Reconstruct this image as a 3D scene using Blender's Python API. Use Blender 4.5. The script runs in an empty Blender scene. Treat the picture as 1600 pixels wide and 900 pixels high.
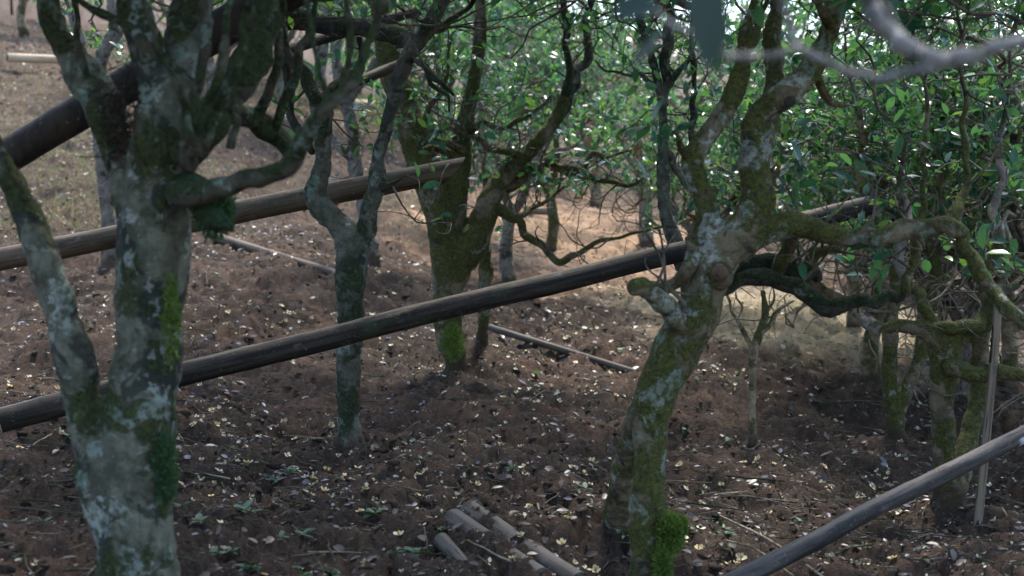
import bpy, bmesh, math
import numpy as np
from mathutils import Vector, Matrix

S = bpy.context.scene
C = S.collection
rad = math.radians
R = np.random.default_rng(7)

# ------------------------------------------------------------------ camera, sky, sun, exposure
F = 2198.0                                  # focal length in pixels of the 1600 px wide frame
CAM_Z, PITCH = 1.05, rad(4.0)
cd = bpy.data.cameras.new('camera'); cam = bpy.data.objects.new('camera', cd); C.objects.link(cam)
cam.location = (0, 0, CAM_Z); cam.rotation_euler = (rad(90) - PITCH, 0, 0)
cd.sensor_width = 36.0; cd.lens = 36.0 * F / 1600.0
cd.clip_start = 0.05; cd.clip_end = 600
cd.dof.use_dof = True; cd.dof.focus_distance = 5.0; cd.dof.aperture_fstop = 3.6
S.camera = cam

SUN_EL, SUN_AZ = rad(60), rad(14)           # azimuth measured from +Y towards +X
W = bpy.data.worlds.new('World'); S.world = W; W.use_nodes = True
wn = W.node_tree.nodes; bg = wn['Background']
sky = wn.new('ShaderNodeTexSky'); sky.sky_type = 'NISHITA'; sky.sun_disc = False
sky.sun_elevation = SUN_EL; sky.sun_rotation = SUN_AZ
sky.air_density = 1.0; sky.dust_density = 1.5
W.node_tree.links.new(sky.outputs[0], bg.inputs[0]); bg.inputs[1].default_value = 0.15
sd = bpy.data.lights.new('sun', 'SUN'); sun = bpy.data.objects.new('sun', sd); C.objects.link(sun)
sd.energy = 2.4; sd.angle = rad(9); sd.color = (1.0, 0.96, 0.90)
dirv = Vector((math.sin(SUN_AZ) * math.cos(SUN_EL), math.cos(SUN_AZ) * math.cos(SUN_EL), math.sin(SUN_EL)))
sun.rotation_euler = dirv.to_track_quat('Z', 'Y').to_euler()
S.view_settings.view_transform = 'Standard'; S.view_settings.look = 'None'
S.view_settings.gamma = 1.0; S.view_settings.exposure = 1.8
S.cycles.max_bounces = 6; S.cycles.transparent_max_bounces = 4

# ------------------------------------------------------------------ helpers: pixels to points, noise
cp, sp_ = math.cos(PITCH), math.sin(PITCH)
def at(px, py, D):
    u, v = (px - 800) / F * D, (450 - py) / F * D
    return np.array((u, D * cp + v * sp_, CAM_Z - D * sp_ + v * cp))
def to_px(P):
    P = np.atleast_2d(P); dz = P[:, 2] - CAM_Z
    D = P[:, 1] * cp - dz * sp_; v = P[:, 1] * sp_ + dz * cp
    D = np.where(np.abs(D) < 1e-6, 1e-6, D)
    return 800 + F * P[:, 0] / D, 450 - F * v / D, D
def unit(v):
    v = np.asarray(v, float); return v / (np.linalg.norm(v, axis=-1, keepdims=True) + 1e-12)
def _h(i, j, k, s):
    n = (i * 374761393 + j * 668265263 + k * 2147483647 + s * 1274126177) & 0xFFFFFFFF
    n = ((n ^ (n >> 13)) * 1274126177) & 0xFFFFFFFF
    n = ((n ^ (n >> 16)) * 2246822519) & 0xFFFFFFFF
    return ((n ^ (n >> 15)) & 0xFFFFFF) / float(0xFFFFFF)
def vnoise(P, s=0):
    f = np.floor(P); t = P - f; t = t * t * t * (t * (t * 6 - 15) + 10); i = f.astype(np.int64)
    out = 0
    for a in (0, 1):
        for b in (0, 1):
            for c in (0, 1):
                w = (t[..., 0] if a else 1 - t[..., 0]) * (t[..., 1] if b else 1 - t[..., 1]) * (t[..., 2] if c else 1 - t[..., 2])
                out = out + w * _h(i[..., 0] + a, i[..., 1] + b, i[..., 2] + c, s)
    return out
def vnoise2(x, y, s=0):
    fx, fy = np.floor(x), np.floor(y); tx, ty = x - fx, y - fy
    tx = tx ** 3 * (tx * (tx * 6 - 15) + 10); ty = ty ** 3 * (ty * (ty * 6 - 15) + 10)
    i, j = fx.astype(np.int64), fy.astype(np.int64)
    a, b, c, d = _h(i, j, 0, s), _h(i + 1, j, 0, s), _h(i, j + 1, 0, s), _h(i + 1, j + 1, 0, s)
    return (a * (1 - tx) + b * tx) * (1 - ty) + (c * (1 - tx) + d * tx) * ty

# ------------------------------------------------------------------ ground height: a smooth sheet through known footings, plus clods
CTRL = [(210, 935, 3.0), (1015, 935, 3.7), (967, 800, 4.3), (545, 700, 5.2), (712, 565, 7.1), (1475, 795, 4.8),
        (1400, 678, 6.3), (1177, 690, 5.9), (40, 668, 4.7), (760, 540, 7.4), (160, 420, 8.3), (400, 410, 8.3), (700, 420, 9.6),
        (900, 372, 12), (1000, 345, 13.5), (900, 318, 15), (1250, 520, 8.3), (1250, 450, 10.5), (1540, 560, 8), (1540, 460, 11),
        (50, 108, 15), (50, 52, 19), (300, 205, 13), (600, 250, 13.5), (600, 185, 17), (1000, 292, 18), (1500, 400, 15), (1300, 405, 13.5),
        (200, 10, 28), (800, 205, 28), (1500, 360, 28), (1540, 900, 3.7)]
cw = [at(*c) for c in CTRL]
cw += [np.array(p, float) for p in ((0, -4, -.05), (-5, -3, .1), (5, -3, -.15), (-5, 2, .25), (5, 3, -.15), (9, 12, -.3), (-9, 12, 1.6),
       (0, 70, 8), (-60, 60, 16), (60, 60, 2), (-60, -30, 4), (60, -30, -4), (0, -60, -4))]
cw = np.array(cw)
def _U(r2): return r2 * np.log(r2 + 1e-9)
n_ = len(cw); A = np.zeros((n_ + 3, n_ + 3))
A[:n_, :n_] = _U(((cw[:, None, :2] - cw[None, :, :2]) ** 2).sum(-1)) + np.eye(n_) * .02
A[:n_, n_] = 1; A[:n_, n_ + 1:] = cw[:, :2]; A[n_, :n_] = 1; A[n_ + 1:, :n_] = cw[:, :2].T
TW = np.linalg.solve(A, np.concatenate([cw[:, 2], [0, 0, 0]]))
def smooth_h(x, y):
    x, y = np.asarray(x, float), np.asarray(y, float); h = TW[n_] + TW[n_ + 1] * x + TW[n_ + 2] * y
    for k in range(n_): h = h + TW[k] * _U((x - cw[k, 0]) ** 2 + (y - cw[k, 1]) ** 2)
    return h
FEET = [at(*c)[:2] for c in ((211, 935, 3.0), (1015, 935, 3.7), (966, 815, 4.15), (546, 705, 5.2), (714, 565, 7.0), (1474, 800, 4.8), (1488, 808, 4.8), (1400, 680, 6.3), (1176, 690, 5.9), (752, 540, 7.3))]
def gh(x, y):
    x, y = np.asarray(x, float), np.asarray(y, float); heap = 0
    for f in FEET: heap = heap + .035 * np.exp(-((x - f[0]) ** 2 + (y - f[1]) ** 2) / .016)
    wx = x + .12 * (vnoise2(x * 4, y * 4, 21) - .5); wy = y + .12 * (vnoise2(x * 4, y * 4, 22) - .5)
    h = smooth_h(x, y) + heap + .09 * (vnoise2(x * 1.3, y * 1.3, 1) - .5) + .07 * (vnoise2(wx * 3.4, wy * 3.4, 2) - .5)
    b = np.abs(vnoise2(wx * 8, wy * 8, 3) - .5) * 2
    h = h - .045 * (1 - b) ** 2 + .036 * (vnoise2(wx * 15, wy * 15, 4) - .5)
    b2 = np.abs(vnoise2(wx * 27, wy * 27, 5) - .5) * 2
    b3 = np.abs(vnoise2(x * 60 + 3, y * 60, 8) - .5) * 2
    return h - .016 * (1 - b2) ** 2 + .013 * (vnoise2(x * 40, y * 40, 6) - .5) - .011 * (1 - b3) ** 2 + .008 * (vnoise2(x * 100, y * 100, 7) - .5)
def on_ground(px, D):
    """point of the ground on the sight line of column px at depth D"""
    x = (px - 800) / F * D; y = D * cp
    for _ in range(6):
        z = float(smooth_h(x, y)); y = (D + (z - CAM_Z) * sp_) / cp
    return np.array((x, y, float(gh(x, y))))
def hit_ground(px, py):
    """point where the sight line of a pixel meets the ground"""
    lo = None
    for D in np.linspace(2.2, 30, 300):
        p = at(px, py, D)
        if p[2] < float(smooth_h(p[0], p[1])): return np.array((p[0], p[1], float(gh(p[0], p[1])))), D
    return at(px, py, 30), 30

# ------------------------------------------------------------------ helpers: meshes and objects
def fast_mesh(name, V, Fa, smooth=True):
    """V (n,3); Fa: list of int arrays (m,k)"""
    me = bpy.data.meshes.new(name); V = np.asarray(V, np.float32)
    me.vertices.add(len(V)); me.vertices.foreach_set('co', V.ravel())
    Fa = [np.asarray(f, np.int32) for f in Fa if len(f)]
    idx = np.concatenate([f.ravel() for f in Fa]); tot = np.concatenate([np.full(len(f), f.shape[1], np.int32) for f in Fa])
    me.loops.add(len(idx)); me.loops.foreach_set('vertex_index', idx)
    st = np.concatenate([[0], np.cumsum(tot)[:-1]]).astype(np.int32)
    me.polygons.add(len(tot)); me.polygons.foreach_set('loop_start', st); me.polygons.foreach_set('loop_total', tot)
    if smooth: me.polygons.foreach_set('use_smooth', np.ones(len(tot), bool))
    me.update(calc_edges=True); me.validate()
    return me
def link(name, me, mat=None, parent=None, loc=None):
    o = bpy.data.objects.new(name, me); C.objects.link(o)
    if mat is not None and len(me.materials) == 0: me.materials.append(mat)
    if parent is not None: o.parent = parent
    if loc is not None: o.location = loc
    return o
def tag(o, label=None, cat=None, group=None, kind=None):
    if label: o['label'] = label
    if cat: o['category'] = cat
    if group: o['group'] = group
    if kind: o['kind'] = kind
    return o
def thing(name, loc, label, cat, group=None):
    o = bpy.data.objects.new(name, None); C.objects.link(o); o.location = loc; o.empty_display_size = .1
    return tag(o, label, cat, group)

class Acc:
    def __init__(s): s.V = []; s.F = {}; s.n = 0
    def add(s, V, *Fs):
        for f in Fs:
            f = np.asarray(f)
            if len(f): s.F.setdefault(f.shape[1], []).append(f + s.n)
        s.V.append(V); s.n += len(V)
    def mesh(s, name, off=(0, 0, 0), smooth=True):
        return fast_mesh(name, np.concatenate(s.V) - np.asarray(off), [np.concatenate(v) for v in s.F.values()], smooth)

def spline(P, rr, step):
    """Catmull-Rom through P with radii rr, sampled about every step metres"""
    P = np.asarray(P, float); rr = np.asarray(rr, float)
    Q = np.vstack([2 * P[0] - P[1], P, 2 * P[-1] - P[-2]]); q = np.concatenate([[rr[0]], rr, [rr[-1]]])
    oP, oR = [], []
    for i in range(len(P) - 1):
        a, b, c, d = Q[i:i + 4]; ra, rb, rc, rd = q[i:i + 4]
        m = max(2, int(np.linalg.norm(c - b) / step)); t = (np.arange(m) / m)[:, None]
        oP.append(.5 * (2 * b + (c - a) * t + (2 * a - 5 * b + 4 * c - d) * t ** 2 + (3 * b - 3 * c + d - a) * t ** 3))
        u = t[:, 0]; u = u * u * (3 - 2 * u); oR.append(rb + (rc - rb) * u)
    oP.append(P[-1:]); oR.append(rr[-1:])
    return np.concatenate(oP), np.maximum(np.concatenate(oR), 1e-4)
def frames(P):
    T = unit(np.gradient(P, axis=0)); N = np.zeros_like(T)
    a = np.array((0, 0, 1.)) if abs(T[0, 2]) < .9 else np.array((1., 0, 0))
    v = unit(np.cross(T[0], a))
    for i in range(len(T)):
        v = unit(v - T[i] * np.dot(v, T[i])); N[i] = v
    return T, N, np.cross(T, N)
def tube(P, rr, k, bump=0.0, seed=0, cap=True, lump=0.0):
    """closed tube; returns verts, quads, tris"""
    T, N, B = frames(P); n = len(P)
    if cap and n > 2:
        P = np.vstack([P[:1] - T[:1] * rr[0] * .35, P, P[-1:] + T[-1:] * rr[-1] * .45]); rr = np.concatenate([[rr[0] * .75], rr, [rr[-1] * .7]])
        N = np.vstack([N[:1], N, N[-1:]]); B = np.vstack([B[:1], B, B[-1:]]); T = np.vstack([T[:1], T, T[-1:]]); n += 2
    a = np.arange(k) * 2 * math.pi / k
    D = N[:, None] * np.cos(a)[None, :, None] + B[:, None] * np.sin(a)[None, :, None]
    V = P[:, None] + D * rr[:, None, None]
    if bump:
        g = vnoise(V * 9 + seed * 3.7, seed) - .5; g2 = vnoise(V * 27 + seed, seed + 5) - .5; g3 = vnoise(V * 70 + seed, seed + 9) - .5
        V = V + D * (rr[:, None] * (lump * g * 2 + bump * g2 * 2) + rr[:, None] * bump * .7 * g3)[..., None]
    V = V.reshape(-1, 3)
    i = np.arange(n - 1)[:, None] * k; j = np.arange(k)[None]; j2 = (j + 1) % k
    q = np.stack([i + j, i + j2, i + k + j2, i + k + j], -1).reshape(-1, 4)
    V = np.vstack([V, P[:1], P[-1:] + T[-1:] * rr[-1] * .2]); e = n * k
    j = np.arange(k); t = np.vstack([np.stack([np.full(k, e), (j + 1) % k, j], 1), np.stack([np.full(k, e + 1), (n - 1) * k + j, (n - 1) * k + (j + 1) % k], 1)])
    return V, q, t

def remesh(acc, name, vox, off, lump=.004, seed=0):
    """fuse overlapping tubes into one continuous skin, then roughen it"""
    me = acc.mesh('tmp'); o = bpy.data.objects.new('tmp', me); C.objects.link(o)
    m = o.modifiers.new('r', 'REMESH'); m.mode = 'VOXEL'; m.voxel_size = vox
    s = o.modifiers.new('s', 'SMOOTH'); s.factor = .5; s.iterations = 5
    dg = bpy.context.evaluated_depsgraph_get(); ev = o.evaluated_get(dg); r = bpy.data.meshes.new_from_object(ev)
    V = np.zeros(len(r.vertices) * 3, np.float32); r.vertices.foreach_get('co', V); V = V.reshape(-1, 3).astype(float)
    Nn = np.zeros(len(r.vertices) * 3, np.float32); r.vertices.foreach_get('normal', Nn); Nn = Nn.reshape(-1, 3)
    d = (vnoise(V * 9, seed + 7) - .5) * 3.2 + (vnoise(V * 18, seed) - .5) * 2.6 + (vnoise(V * 42, seed + 1) - .5) * 1.8 + (vnoise(V * 95, seed + 2) - .5) * .8
    V = V + Nn * (d * lump)[:, None] - np.asarray(off)
    r.vertices.foreach_set('co', V.astype(np.float32).ravel()); r.polygons.foreach_set('use_smooth', np.ones(len(r.polygons), bool)); r.update()
    bpy.data.objects.remove(o); bpy.data.meshes.remove(me); r.name = name
    return r

# ------------------------------------------------------------------ materials
class NT:
    def __init__(s, name):
        s.m = bpy.data.materials.new(name); s.m.use_nodes = True; s.t = s.m.node_tree; s.n = s.t.nodes; s.l = s.t.links
        s.b = s.n['Principled BSDF']; s.out = s.n['Material Output']
    def put(s, sock, v):
        if hasattr(v, 'is_linked'): s.l.new(v, sock)
        elif isinstance(v, (tuple, list)) and len(v) == 3 and sock.type == 'RGBA': sock.default_value = (*v, 1)
        else: sock.default_value = v
    def noise(s, vec, scale, detail=4, rough=.55, dist=0.0):
        n = s.n.new('ShaderNodeTexNoise'); n.inputs['Scale'].default_value = scale; n.inputs['Detail'].default_value = detail
        n.inputs['Roughness'].default_value = rough; n.inputs['Distortion'].default_value = dist; s.l.new(vec, n.inputs['Vector']); return n.outputs[0]
    def ramp(s, f, lo, hi):
        n = s.n.new('ShaderNodeMapRange'); n.interpolation_type = 'SMOOTHSTEP'
        n.inputs[1].default_value = lo; n.inputs[2].default_value = hi; s.put(n.inputs[0], f); return n.outputs[0]
    def mix(s, f, a, b):
        n = s.n.new('ShaderNodeMix'); n.data_type = 'RGBA'; s.put(n.inputs[0], f); s.put(n.inputs[6], a); s.put(n.inputs[7], b); return n.outputs[2]
    def math(s, op, a, b=0.0):
        n = s.n.new('ShaderNodeMath'); n.operation = op; s.put(n.inputs[0], a); s.put(n.inputs[1], b); return n.outputs[0]
    def mul(s, v, k):
        n = s.n.new('ShaderNodeVectorMath'); n.operation = 'MULTIPLY'; s.l.new(v, n.inputs[0]); n.inputs[1].default_value = k; return n.outputs[0]
    def bump(s, h, strength, dist):
        n = s.n.new('ShaderNodeBump'); n.inputs['Strength'].default_value = strength; n.inputs['Distance'].default_value = dist
        s.l.new(h, n.inputs['Height']); s.l.new(n.outputs[0], s.b.inputs['Normal'])
    def geo(s): return s.n.new('ShaderNodeNewGeometry').outputs
    def done(s, col, rough=.9, spec=.3):
        s.put(s.b.inputs['Base Color'], col); s.put(s.b.inputs['Roughness'], rough); s.b.inputs['Specular IOR Level'].default_value = spec; return s.m

def bark(name, base=((.085, .068, .045), (.15, .125, .09)), moss=.5, lichen=.5, dark=.4, mosscol=(.045, .07, .012), lich=(.31, .32, .28), foot=False):
    k = NT(name); g = k.geo(); P = g['Position']; nz = k.n.new('ShaderNodeSeparateXYZ'); k.l.new(g['Normal'], nz.inputs[0])
    c = k.mix(k.ramp(k.noise(P, 16, 7, .65), .36, .64), *base)
    c = k.mix(k.math('MULTIPLY', k.ramp(k.noise(k.mul(P, (1, 1, .25)), 70, 3), .5, .75), .5), c, (.05, .04, .028))
    d = k.ramp(k.noise(P, 7.5, 5, .6, .6), .64 - .17 * dark, .69 - .17 * dark); c = k.mix(k.math('MULTIPLY', d, .8), c, (.022, .026, .024))
    mf = k.math('ADD', k.noise(P, 6.5, 7, .62, .3), k.math('MULTIPLY', nz.outputs[2], .10))
    mm = k.ramp(mf, .635 - .26 * moss, .70 - .26 * moss)
    mc = k.mix(k.ramp(k.noise(P, 90, 6, .7), .36, .62), (mosscol[0] * .45, mosscol[1] * .5, mosscol[2]), (mosscol[0] * 1.5, mosscol[1] * 1.35, mosscol[2] * 1.3))
    c = k.mix(k.math('MULTIPLY', mm, .88), c, mc)
    lf = k.noise(P, 8.5, 5, .6, .5); lm = k.ramp(lf, .690 - .17 * lichen, .712 - .17 * lichen)
    lm = k.math('MULTIPLY', lm, k.ramp(k.noise(P, 55, 6, .72), .40, .58))
    l2 = k.math('MULTIPLY', k.ramp(k.noise(P, 34, 4, .6), .60, .66), min(1.0, lichen * 1.2)); lm = k.math('MAXIMUM', lm, k.math('MULTIPLY', l2, .55))
    lc = k.mix(k.ramp(k.noise(P, 4, 2), .4, .6), lich, (lich[0] * .55, lich[1] * .68, lich[2] * .6))
    c = k.mix(k.math('MULTIPLY', lm, .85), c, lc)
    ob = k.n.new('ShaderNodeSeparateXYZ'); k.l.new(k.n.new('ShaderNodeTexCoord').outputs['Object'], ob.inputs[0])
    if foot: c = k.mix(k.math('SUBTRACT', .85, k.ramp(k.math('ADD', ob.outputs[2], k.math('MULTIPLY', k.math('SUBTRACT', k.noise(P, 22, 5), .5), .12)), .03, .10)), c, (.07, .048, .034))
    h = k.math('ADD', k.math('MULTIPLY', k.noise(P, 45, 6, .65), 1.0), k.math('MULTIPLY', mm, k.noise(P, 220, 3)))
    k.bump(h, 1.0, .02)
    return k.done(c, .92, .2)

M = {}
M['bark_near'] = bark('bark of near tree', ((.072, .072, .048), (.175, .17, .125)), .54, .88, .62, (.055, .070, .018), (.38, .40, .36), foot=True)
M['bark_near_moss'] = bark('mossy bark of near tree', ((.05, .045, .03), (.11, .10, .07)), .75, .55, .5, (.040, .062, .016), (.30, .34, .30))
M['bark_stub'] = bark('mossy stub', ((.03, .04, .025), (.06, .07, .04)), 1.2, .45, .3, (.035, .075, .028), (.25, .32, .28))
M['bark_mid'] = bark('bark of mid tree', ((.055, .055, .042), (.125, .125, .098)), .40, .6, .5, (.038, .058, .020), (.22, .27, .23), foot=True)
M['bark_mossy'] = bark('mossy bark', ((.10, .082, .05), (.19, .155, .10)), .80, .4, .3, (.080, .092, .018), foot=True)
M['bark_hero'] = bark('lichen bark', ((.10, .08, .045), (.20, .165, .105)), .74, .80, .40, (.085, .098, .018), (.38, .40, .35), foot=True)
M['bark_dark'] = bark('dark mossy bark', ((.034, .031, .024), (.075, .068, .052)), .7, .35, .7, (.028, .042, .012), (.19, .22, .18))
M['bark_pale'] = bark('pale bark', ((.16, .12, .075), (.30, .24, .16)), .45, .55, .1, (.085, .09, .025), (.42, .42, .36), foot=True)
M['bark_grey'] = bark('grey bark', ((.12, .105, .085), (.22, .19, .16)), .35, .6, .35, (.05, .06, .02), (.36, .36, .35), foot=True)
M['bark_front'] = bark('smooth grey bark', ((.15, .135, .125), (.29, .27, .25)), .1, .55, .4, (.05, .06, .02), (.42, .41, .38))

def leafmat(name, a, b, young, rough=.33, trans=.35, ypart=.12):
    k = NT(name); g = k.geo(); r = g['Random Per Island']
    c = k.mix(r, a, b); y = k.math('GREATER_THAN', k.math('FRACT', k.math('MULTIPLY', r, 17.31)), 1 - ypart); c = k.mix(y, c, young)
    c = k.mix(k.math('MULTIPLY', k.noise(g['Position'], 40, 3), .35), c, (a[0] * .6, a[1] * .6, a[2] * .6))
    k.done(c, rough, .5)
    tr = k.n.new('ShaderNodeBsdfTranslucent'); tc = k.mix(.5, c, (.12, .28, .04)); k.l.new(tc, tr.inputs[0])
    mx = k.n.new('ShaderNodeMixShader'); mx.inputs[0].default_value = trans
    k.l.new(k.b.outputs[0], mx.inputs[1]); k.l.new(tr.outputs[0], mx.inputs[2]); k.l.new(mx.outputs[0], k.out.inputs[0])
    return k.m
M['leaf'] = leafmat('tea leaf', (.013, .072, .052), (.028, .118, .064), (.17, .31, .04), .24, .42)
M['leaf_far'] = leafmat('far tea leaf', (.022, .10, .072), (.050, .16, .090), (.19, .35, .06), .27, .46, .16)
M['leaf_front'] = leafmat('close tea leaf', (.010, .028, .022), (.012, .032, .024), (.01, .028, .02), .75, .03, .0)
M['moss'] = leafmat('moss cushion', (.07, .12, .014), (.15, .21, .03), (.20, .26, .04), .8, .35)
M['moss_dark'] = leafmat('damp moss', (.025, .065, .028), (.05, .12, .05), (.07, .13, .03), .8, .3)
M['weed'] = leafmat('weed leaf', (.035, .085, .04), (.065, .135, .065), (.10, .17, .05), .55, .3, .2)
M['dead'] = leafmat('dead leaf', (.030, .022, .019), (.09, .06, .044), (.15, .14, .165), .42, .05, .38)
M['twig'] = bark('twig', ((.09, .075, .055), (.17, .14, .11)), .25, .3, .4)
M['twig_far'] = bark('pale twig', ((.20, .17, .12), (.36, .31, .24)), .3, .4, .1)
M['twig_dark'] = bark('dark twig', ((.04, .035, .026), (.08, .07, .052)), .4, .25, .5)
M['straw'] = bark('dry stalk', ((.22, .17, .11), (.34, .28, .19)), 0, 0, .1)

def petalmat(name, a, b):
    k = NT(name); r = k.n.new('ShaderNodeObjectInfo').outputs['Random']; r2 = k.geo()['Random Per Island']
    k.done(k.mix(k.math('FRACT', k.math('ADD', r, r2)), a, b), .6, .3); return k.m
M['petal'] = petalmat('petal', (.40, .32, .17), (.74, .66, .45)); M['stamen'] = petalmat('stamen', (.62, .40, .05), (.78, .52, .08))

def soil():
    k = NT('soil'); g = k.geo(); P = g['Position']
    c = k.mix(k.ramp(k.noise(P, 1.1, 4), .35, .65), (.052, .036, .026), (.096, .059, .040))
    c = k.mix(k.ramp(k.noise(P, 9, 6, .65), .35, .7), c, (.036, .028, .023))
    c = k.mix(k.math('MULTIPLY', k.ramp(k.noise(P, 70, 5, .7), .54, .68), .7), c, (.15, .115, .09))
    c = k.mix(k.math('MULTIPLY', k.ramp(k.noise(P, 140, 3, .7), .58, .72), .5), c, (.02, .015, .012))
    # bare orange clay bank and the dry grass patch, each with its own ragged outline
    def patch(cx, cy, rx, ry):
        m = k.n.new('ShaderNodeVectorMath'); m.operation = 'SUBTRACT'; k.l.new(P, m.inputs[0]); m.inputs[1].default_value = (cx, cy, 0)
        v = k.mul(m.outputs[0], (1 / rx, 1 / ry, 0)); ln = k.n.new('ShaderNodeVectorMath'); ln.operation = 'LENGTH'; k.l.new(v, ln.inputs[0])
        return k.math('SUBTRACT', 1.0, k.ramp(k.math('ADD', ln.outputs['Value'], k.math('MULTIPLY', k.math('SUBTRACT', k.noise(P, 1.6, 5, .6), .5), 1.6)), .6, 1.15))
    q = hit_ground(905, 362)[0]; c = k.mix(k.math('MULTIPLY', patch(q[0] + .2, q[1] + .3, 1.6, 3.2), .9), c, k.mix(k.noise(P, 12, 5), (.40, .22, .12), (.66, .45, .28)))
    q = hit_ground(1255, 505)[0]; c = k.mix(k.math('MULTIPLY', patch(q[0], q[1] + .35, 1.25, 1.6), .75), c, k.mix(k.noise(P, 25, 5), (.36, .28, .17), (.56, .46, .31)))
    far = k.n.new('ShaderNodeSeparateXYZ'); k.l.new(P, far.inputs[0])
    fm = k.ramp(k.math('ADD', far.outputs[1], k.math('MULTIPLY', k.noise(P, .8, 4), 5)), 10.0, 17.0)   # lighter earth up the hill
    c = k.mix(k.math('MULTIPLY', fm, .3), c, k.mix(k.noise(P, 6, 6, .65), (.13, .092, .068), (.28, .205, .148)))
    k.bump(k.math('ADD', k.noise(P, 90, 6, .7), k.math('MULTIPLY', k.noise(P, 260, 3), .5)), 1.0, .014)
    return k.done(c, .95, .15)
M['soil'] = soil()

def bamboo(name, a, b, c3, pale=None, green=.0, worn_lit=(.2, .16, .12)):
    k = NT(name); P = k.n.new('ShaderNodeTexCoord').outputs['Object']
    c = k.mix(k.ramp(k.noise(k.mul(P, (1, 1, .05)), 55, 5, .6), .35, .68), a, b)
    c = k.mix(k.ramp(k.noise(k.mul(P, (1, 1, .3)), 12, 5, .6, .5), .5, .66), c, c3)
    c = k.mix(k.math('MULTIPLY', k.ramp(k.noise(P, 90, 4, .7), .62, .72), .6), c, (.24, .22, .19))
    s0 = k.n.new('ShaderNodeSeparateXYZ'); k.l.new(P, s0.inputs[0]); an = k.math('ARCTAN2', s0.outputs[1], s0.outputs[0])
    up = k.math('SUBTRACT', 1.0, k.ramp(k.math('ADD', k.math('ABSOLUTE', k.math('ADD', an, 1.57)), k.math('MULTIPLY', k.math('SUBTRACT', k.noise(k.mul(P, (1, 1, .12)), 30, 5, .65), .5), 2.6)), .15, .75)); c = k.mix(k.math('MULTIPLY', up, .7), c, worn_lit)  # weathering and light on the pole's top, both put into the colour
    c = k.mix(k.math('MULTIPLY', k.ramp(k.noise(k.mul(P, (1, 1, .025)), 150, 3, .6), .60, .66), .75), c, (.008, .007, .006))
    c = k.mix(k.math('MULTIPLY', k.ramp(k.noise(k.mul(P, (1, 1, .5)), 26, 6, .7), .58, .68), .45), c, (worn_lit[0] * 1.1, worn_lit[1] * 1.1, worn_lit[2] * 1.1))
    if green: c = k.mix(k.math('MULTIPLY', k.ramp(k.noise(P, 7, 4), .56, .68), green), c, (.035, .05, .025))
    if pale:
        z0, z1, ang = pale; s = k.n.new('ShaderNodeSeparateXYZ'); k.l.new(P, s.inputs[0])
        zn = k.math('ADD', s.outputs[2], k.math('MULTIPLY', k.math('SUBTRACT', k.noise(P, 30, 4), .5), .06))
        m = k.math('MULTIPLY', k.ramp(zn, z0, z0 + .02), k.math('SUBTRACT', 1.0, k.ramp(zn, z1 - .02, z1)))
        aa = k.math('ABSOLUTE', k.math('SUBTRACT', k.math('ARCTAN2', s.outputs[1], s.outputs[0]), ang))
        m = k.math('MULTIPLY', m, k.math('SUBTRACT', 1.0, k.ramp(k.math('ADD', aa, k.math('MULTIPLY', k.noise(P, 40, 3), .4)), .8, .95))); c = k.mix(k.math('MULTIPLY', m, .85), c, (.42, .42, .46))
    k.bump(k.math('ADD', k.noise(k.mul(P, (1, 1, .04)), 140, 4, .7), k.noise(P, 60, 3)), .5, .003)
    return k.done(c, .72, .18)
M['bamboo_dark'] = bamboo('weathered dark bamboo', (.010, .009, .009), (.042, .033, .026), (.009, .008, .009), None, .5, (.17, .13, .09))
M['bamboo_brown'] = bamboo('weathered brown bamboo', (.05, .037, .025), (.11, .08, .055), (.028, .021, .017), None, .3, (.17, .135, .105))
M['bamboo_grey'] = bamboo('grey bamboo', (.085, .070, .058), (.17, .145, .12), (.05, .042, .038), None, 0, (.20, .175, .15))
M['bamboo_pale'] = bamboo('pale bamboo', (.40, .30, .20), (.56, .44, .31), (.30, .22, .15), None, 0, (.55, .46, .34))
M['charred'] = bamboo('charred wood', (.014, .012, .011), (.032, .026, .022), (.045, .032, .025), None, 0, (.03, .024, .02))
M['bamboo_stake'] = bamboo('tan bamboo', (.075, .058, .042), (.19, .14, .095), (.05, .042, .036), None, .2, (.22, .17, .12))
M['bamboo_old'] = bamboo('rotting bamboo', (.055, .045, .036), (.115, .095, .078), (.035, .029, .025), None, .25, (.14, .12, .10))
M['cut'] = bamboo('cut bamboo edge', (.26, .19, .12), (.38, .28, .18), (.16, .11, .07))
M['hollow'] = bamboo('dark inside of bamboo', (.012, .01, .009), (.02, .017, .014), (.01, .01, .01))

# ------------------------------------------------------------------ the ground: one sheet, fine where the camera looks
def make_ground():
    a_f = np.linspace(-.46, .46, 700); a_c = np.linspace(.46, 2 * math.pi - .46, 60)[1:-1]
    ang = np.concatenate([a_f, a_c])
    rr_ = np.concatenate([np.linspace(.05, 2.2, 14)[:-1], np.exp(np.linspace(math.log(2.2), math.log(24), 720)), np.exp(np.linspace(math.log(24), math.log(170), 40))[1:]])
    n, m = len(rr_), len(ang)
    X = rr_[:, None] * np.sin(ang)[None]; Y = rr_[:, None] * np.cos(ang)[None]
    V = np.stack([X, Y, gh(X, Y)], -1).reshape(-1, 3)
    i = np.arange(n - 1)[:, None] * m; j = np.arange(m)[None]; j2 = (j + 1) % m
    q = np.stack([i + j, i + m + j, i + m + j2, i + j2], -1).reshape(-1, 4)
    V = np.vstack([V, [[0, 0, float(gh(0, 0))]]]); j = np.arange(m)
    t = np.stack([np.full(m, n * m), j, (j + 1) % m], 1)
    tag(link('ground', fast_mesh('ground', V, [q, t]), M['soil']), 'brown tilled soil of the hillside under the tea trees', kind='structure')
make_ground()

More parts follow.
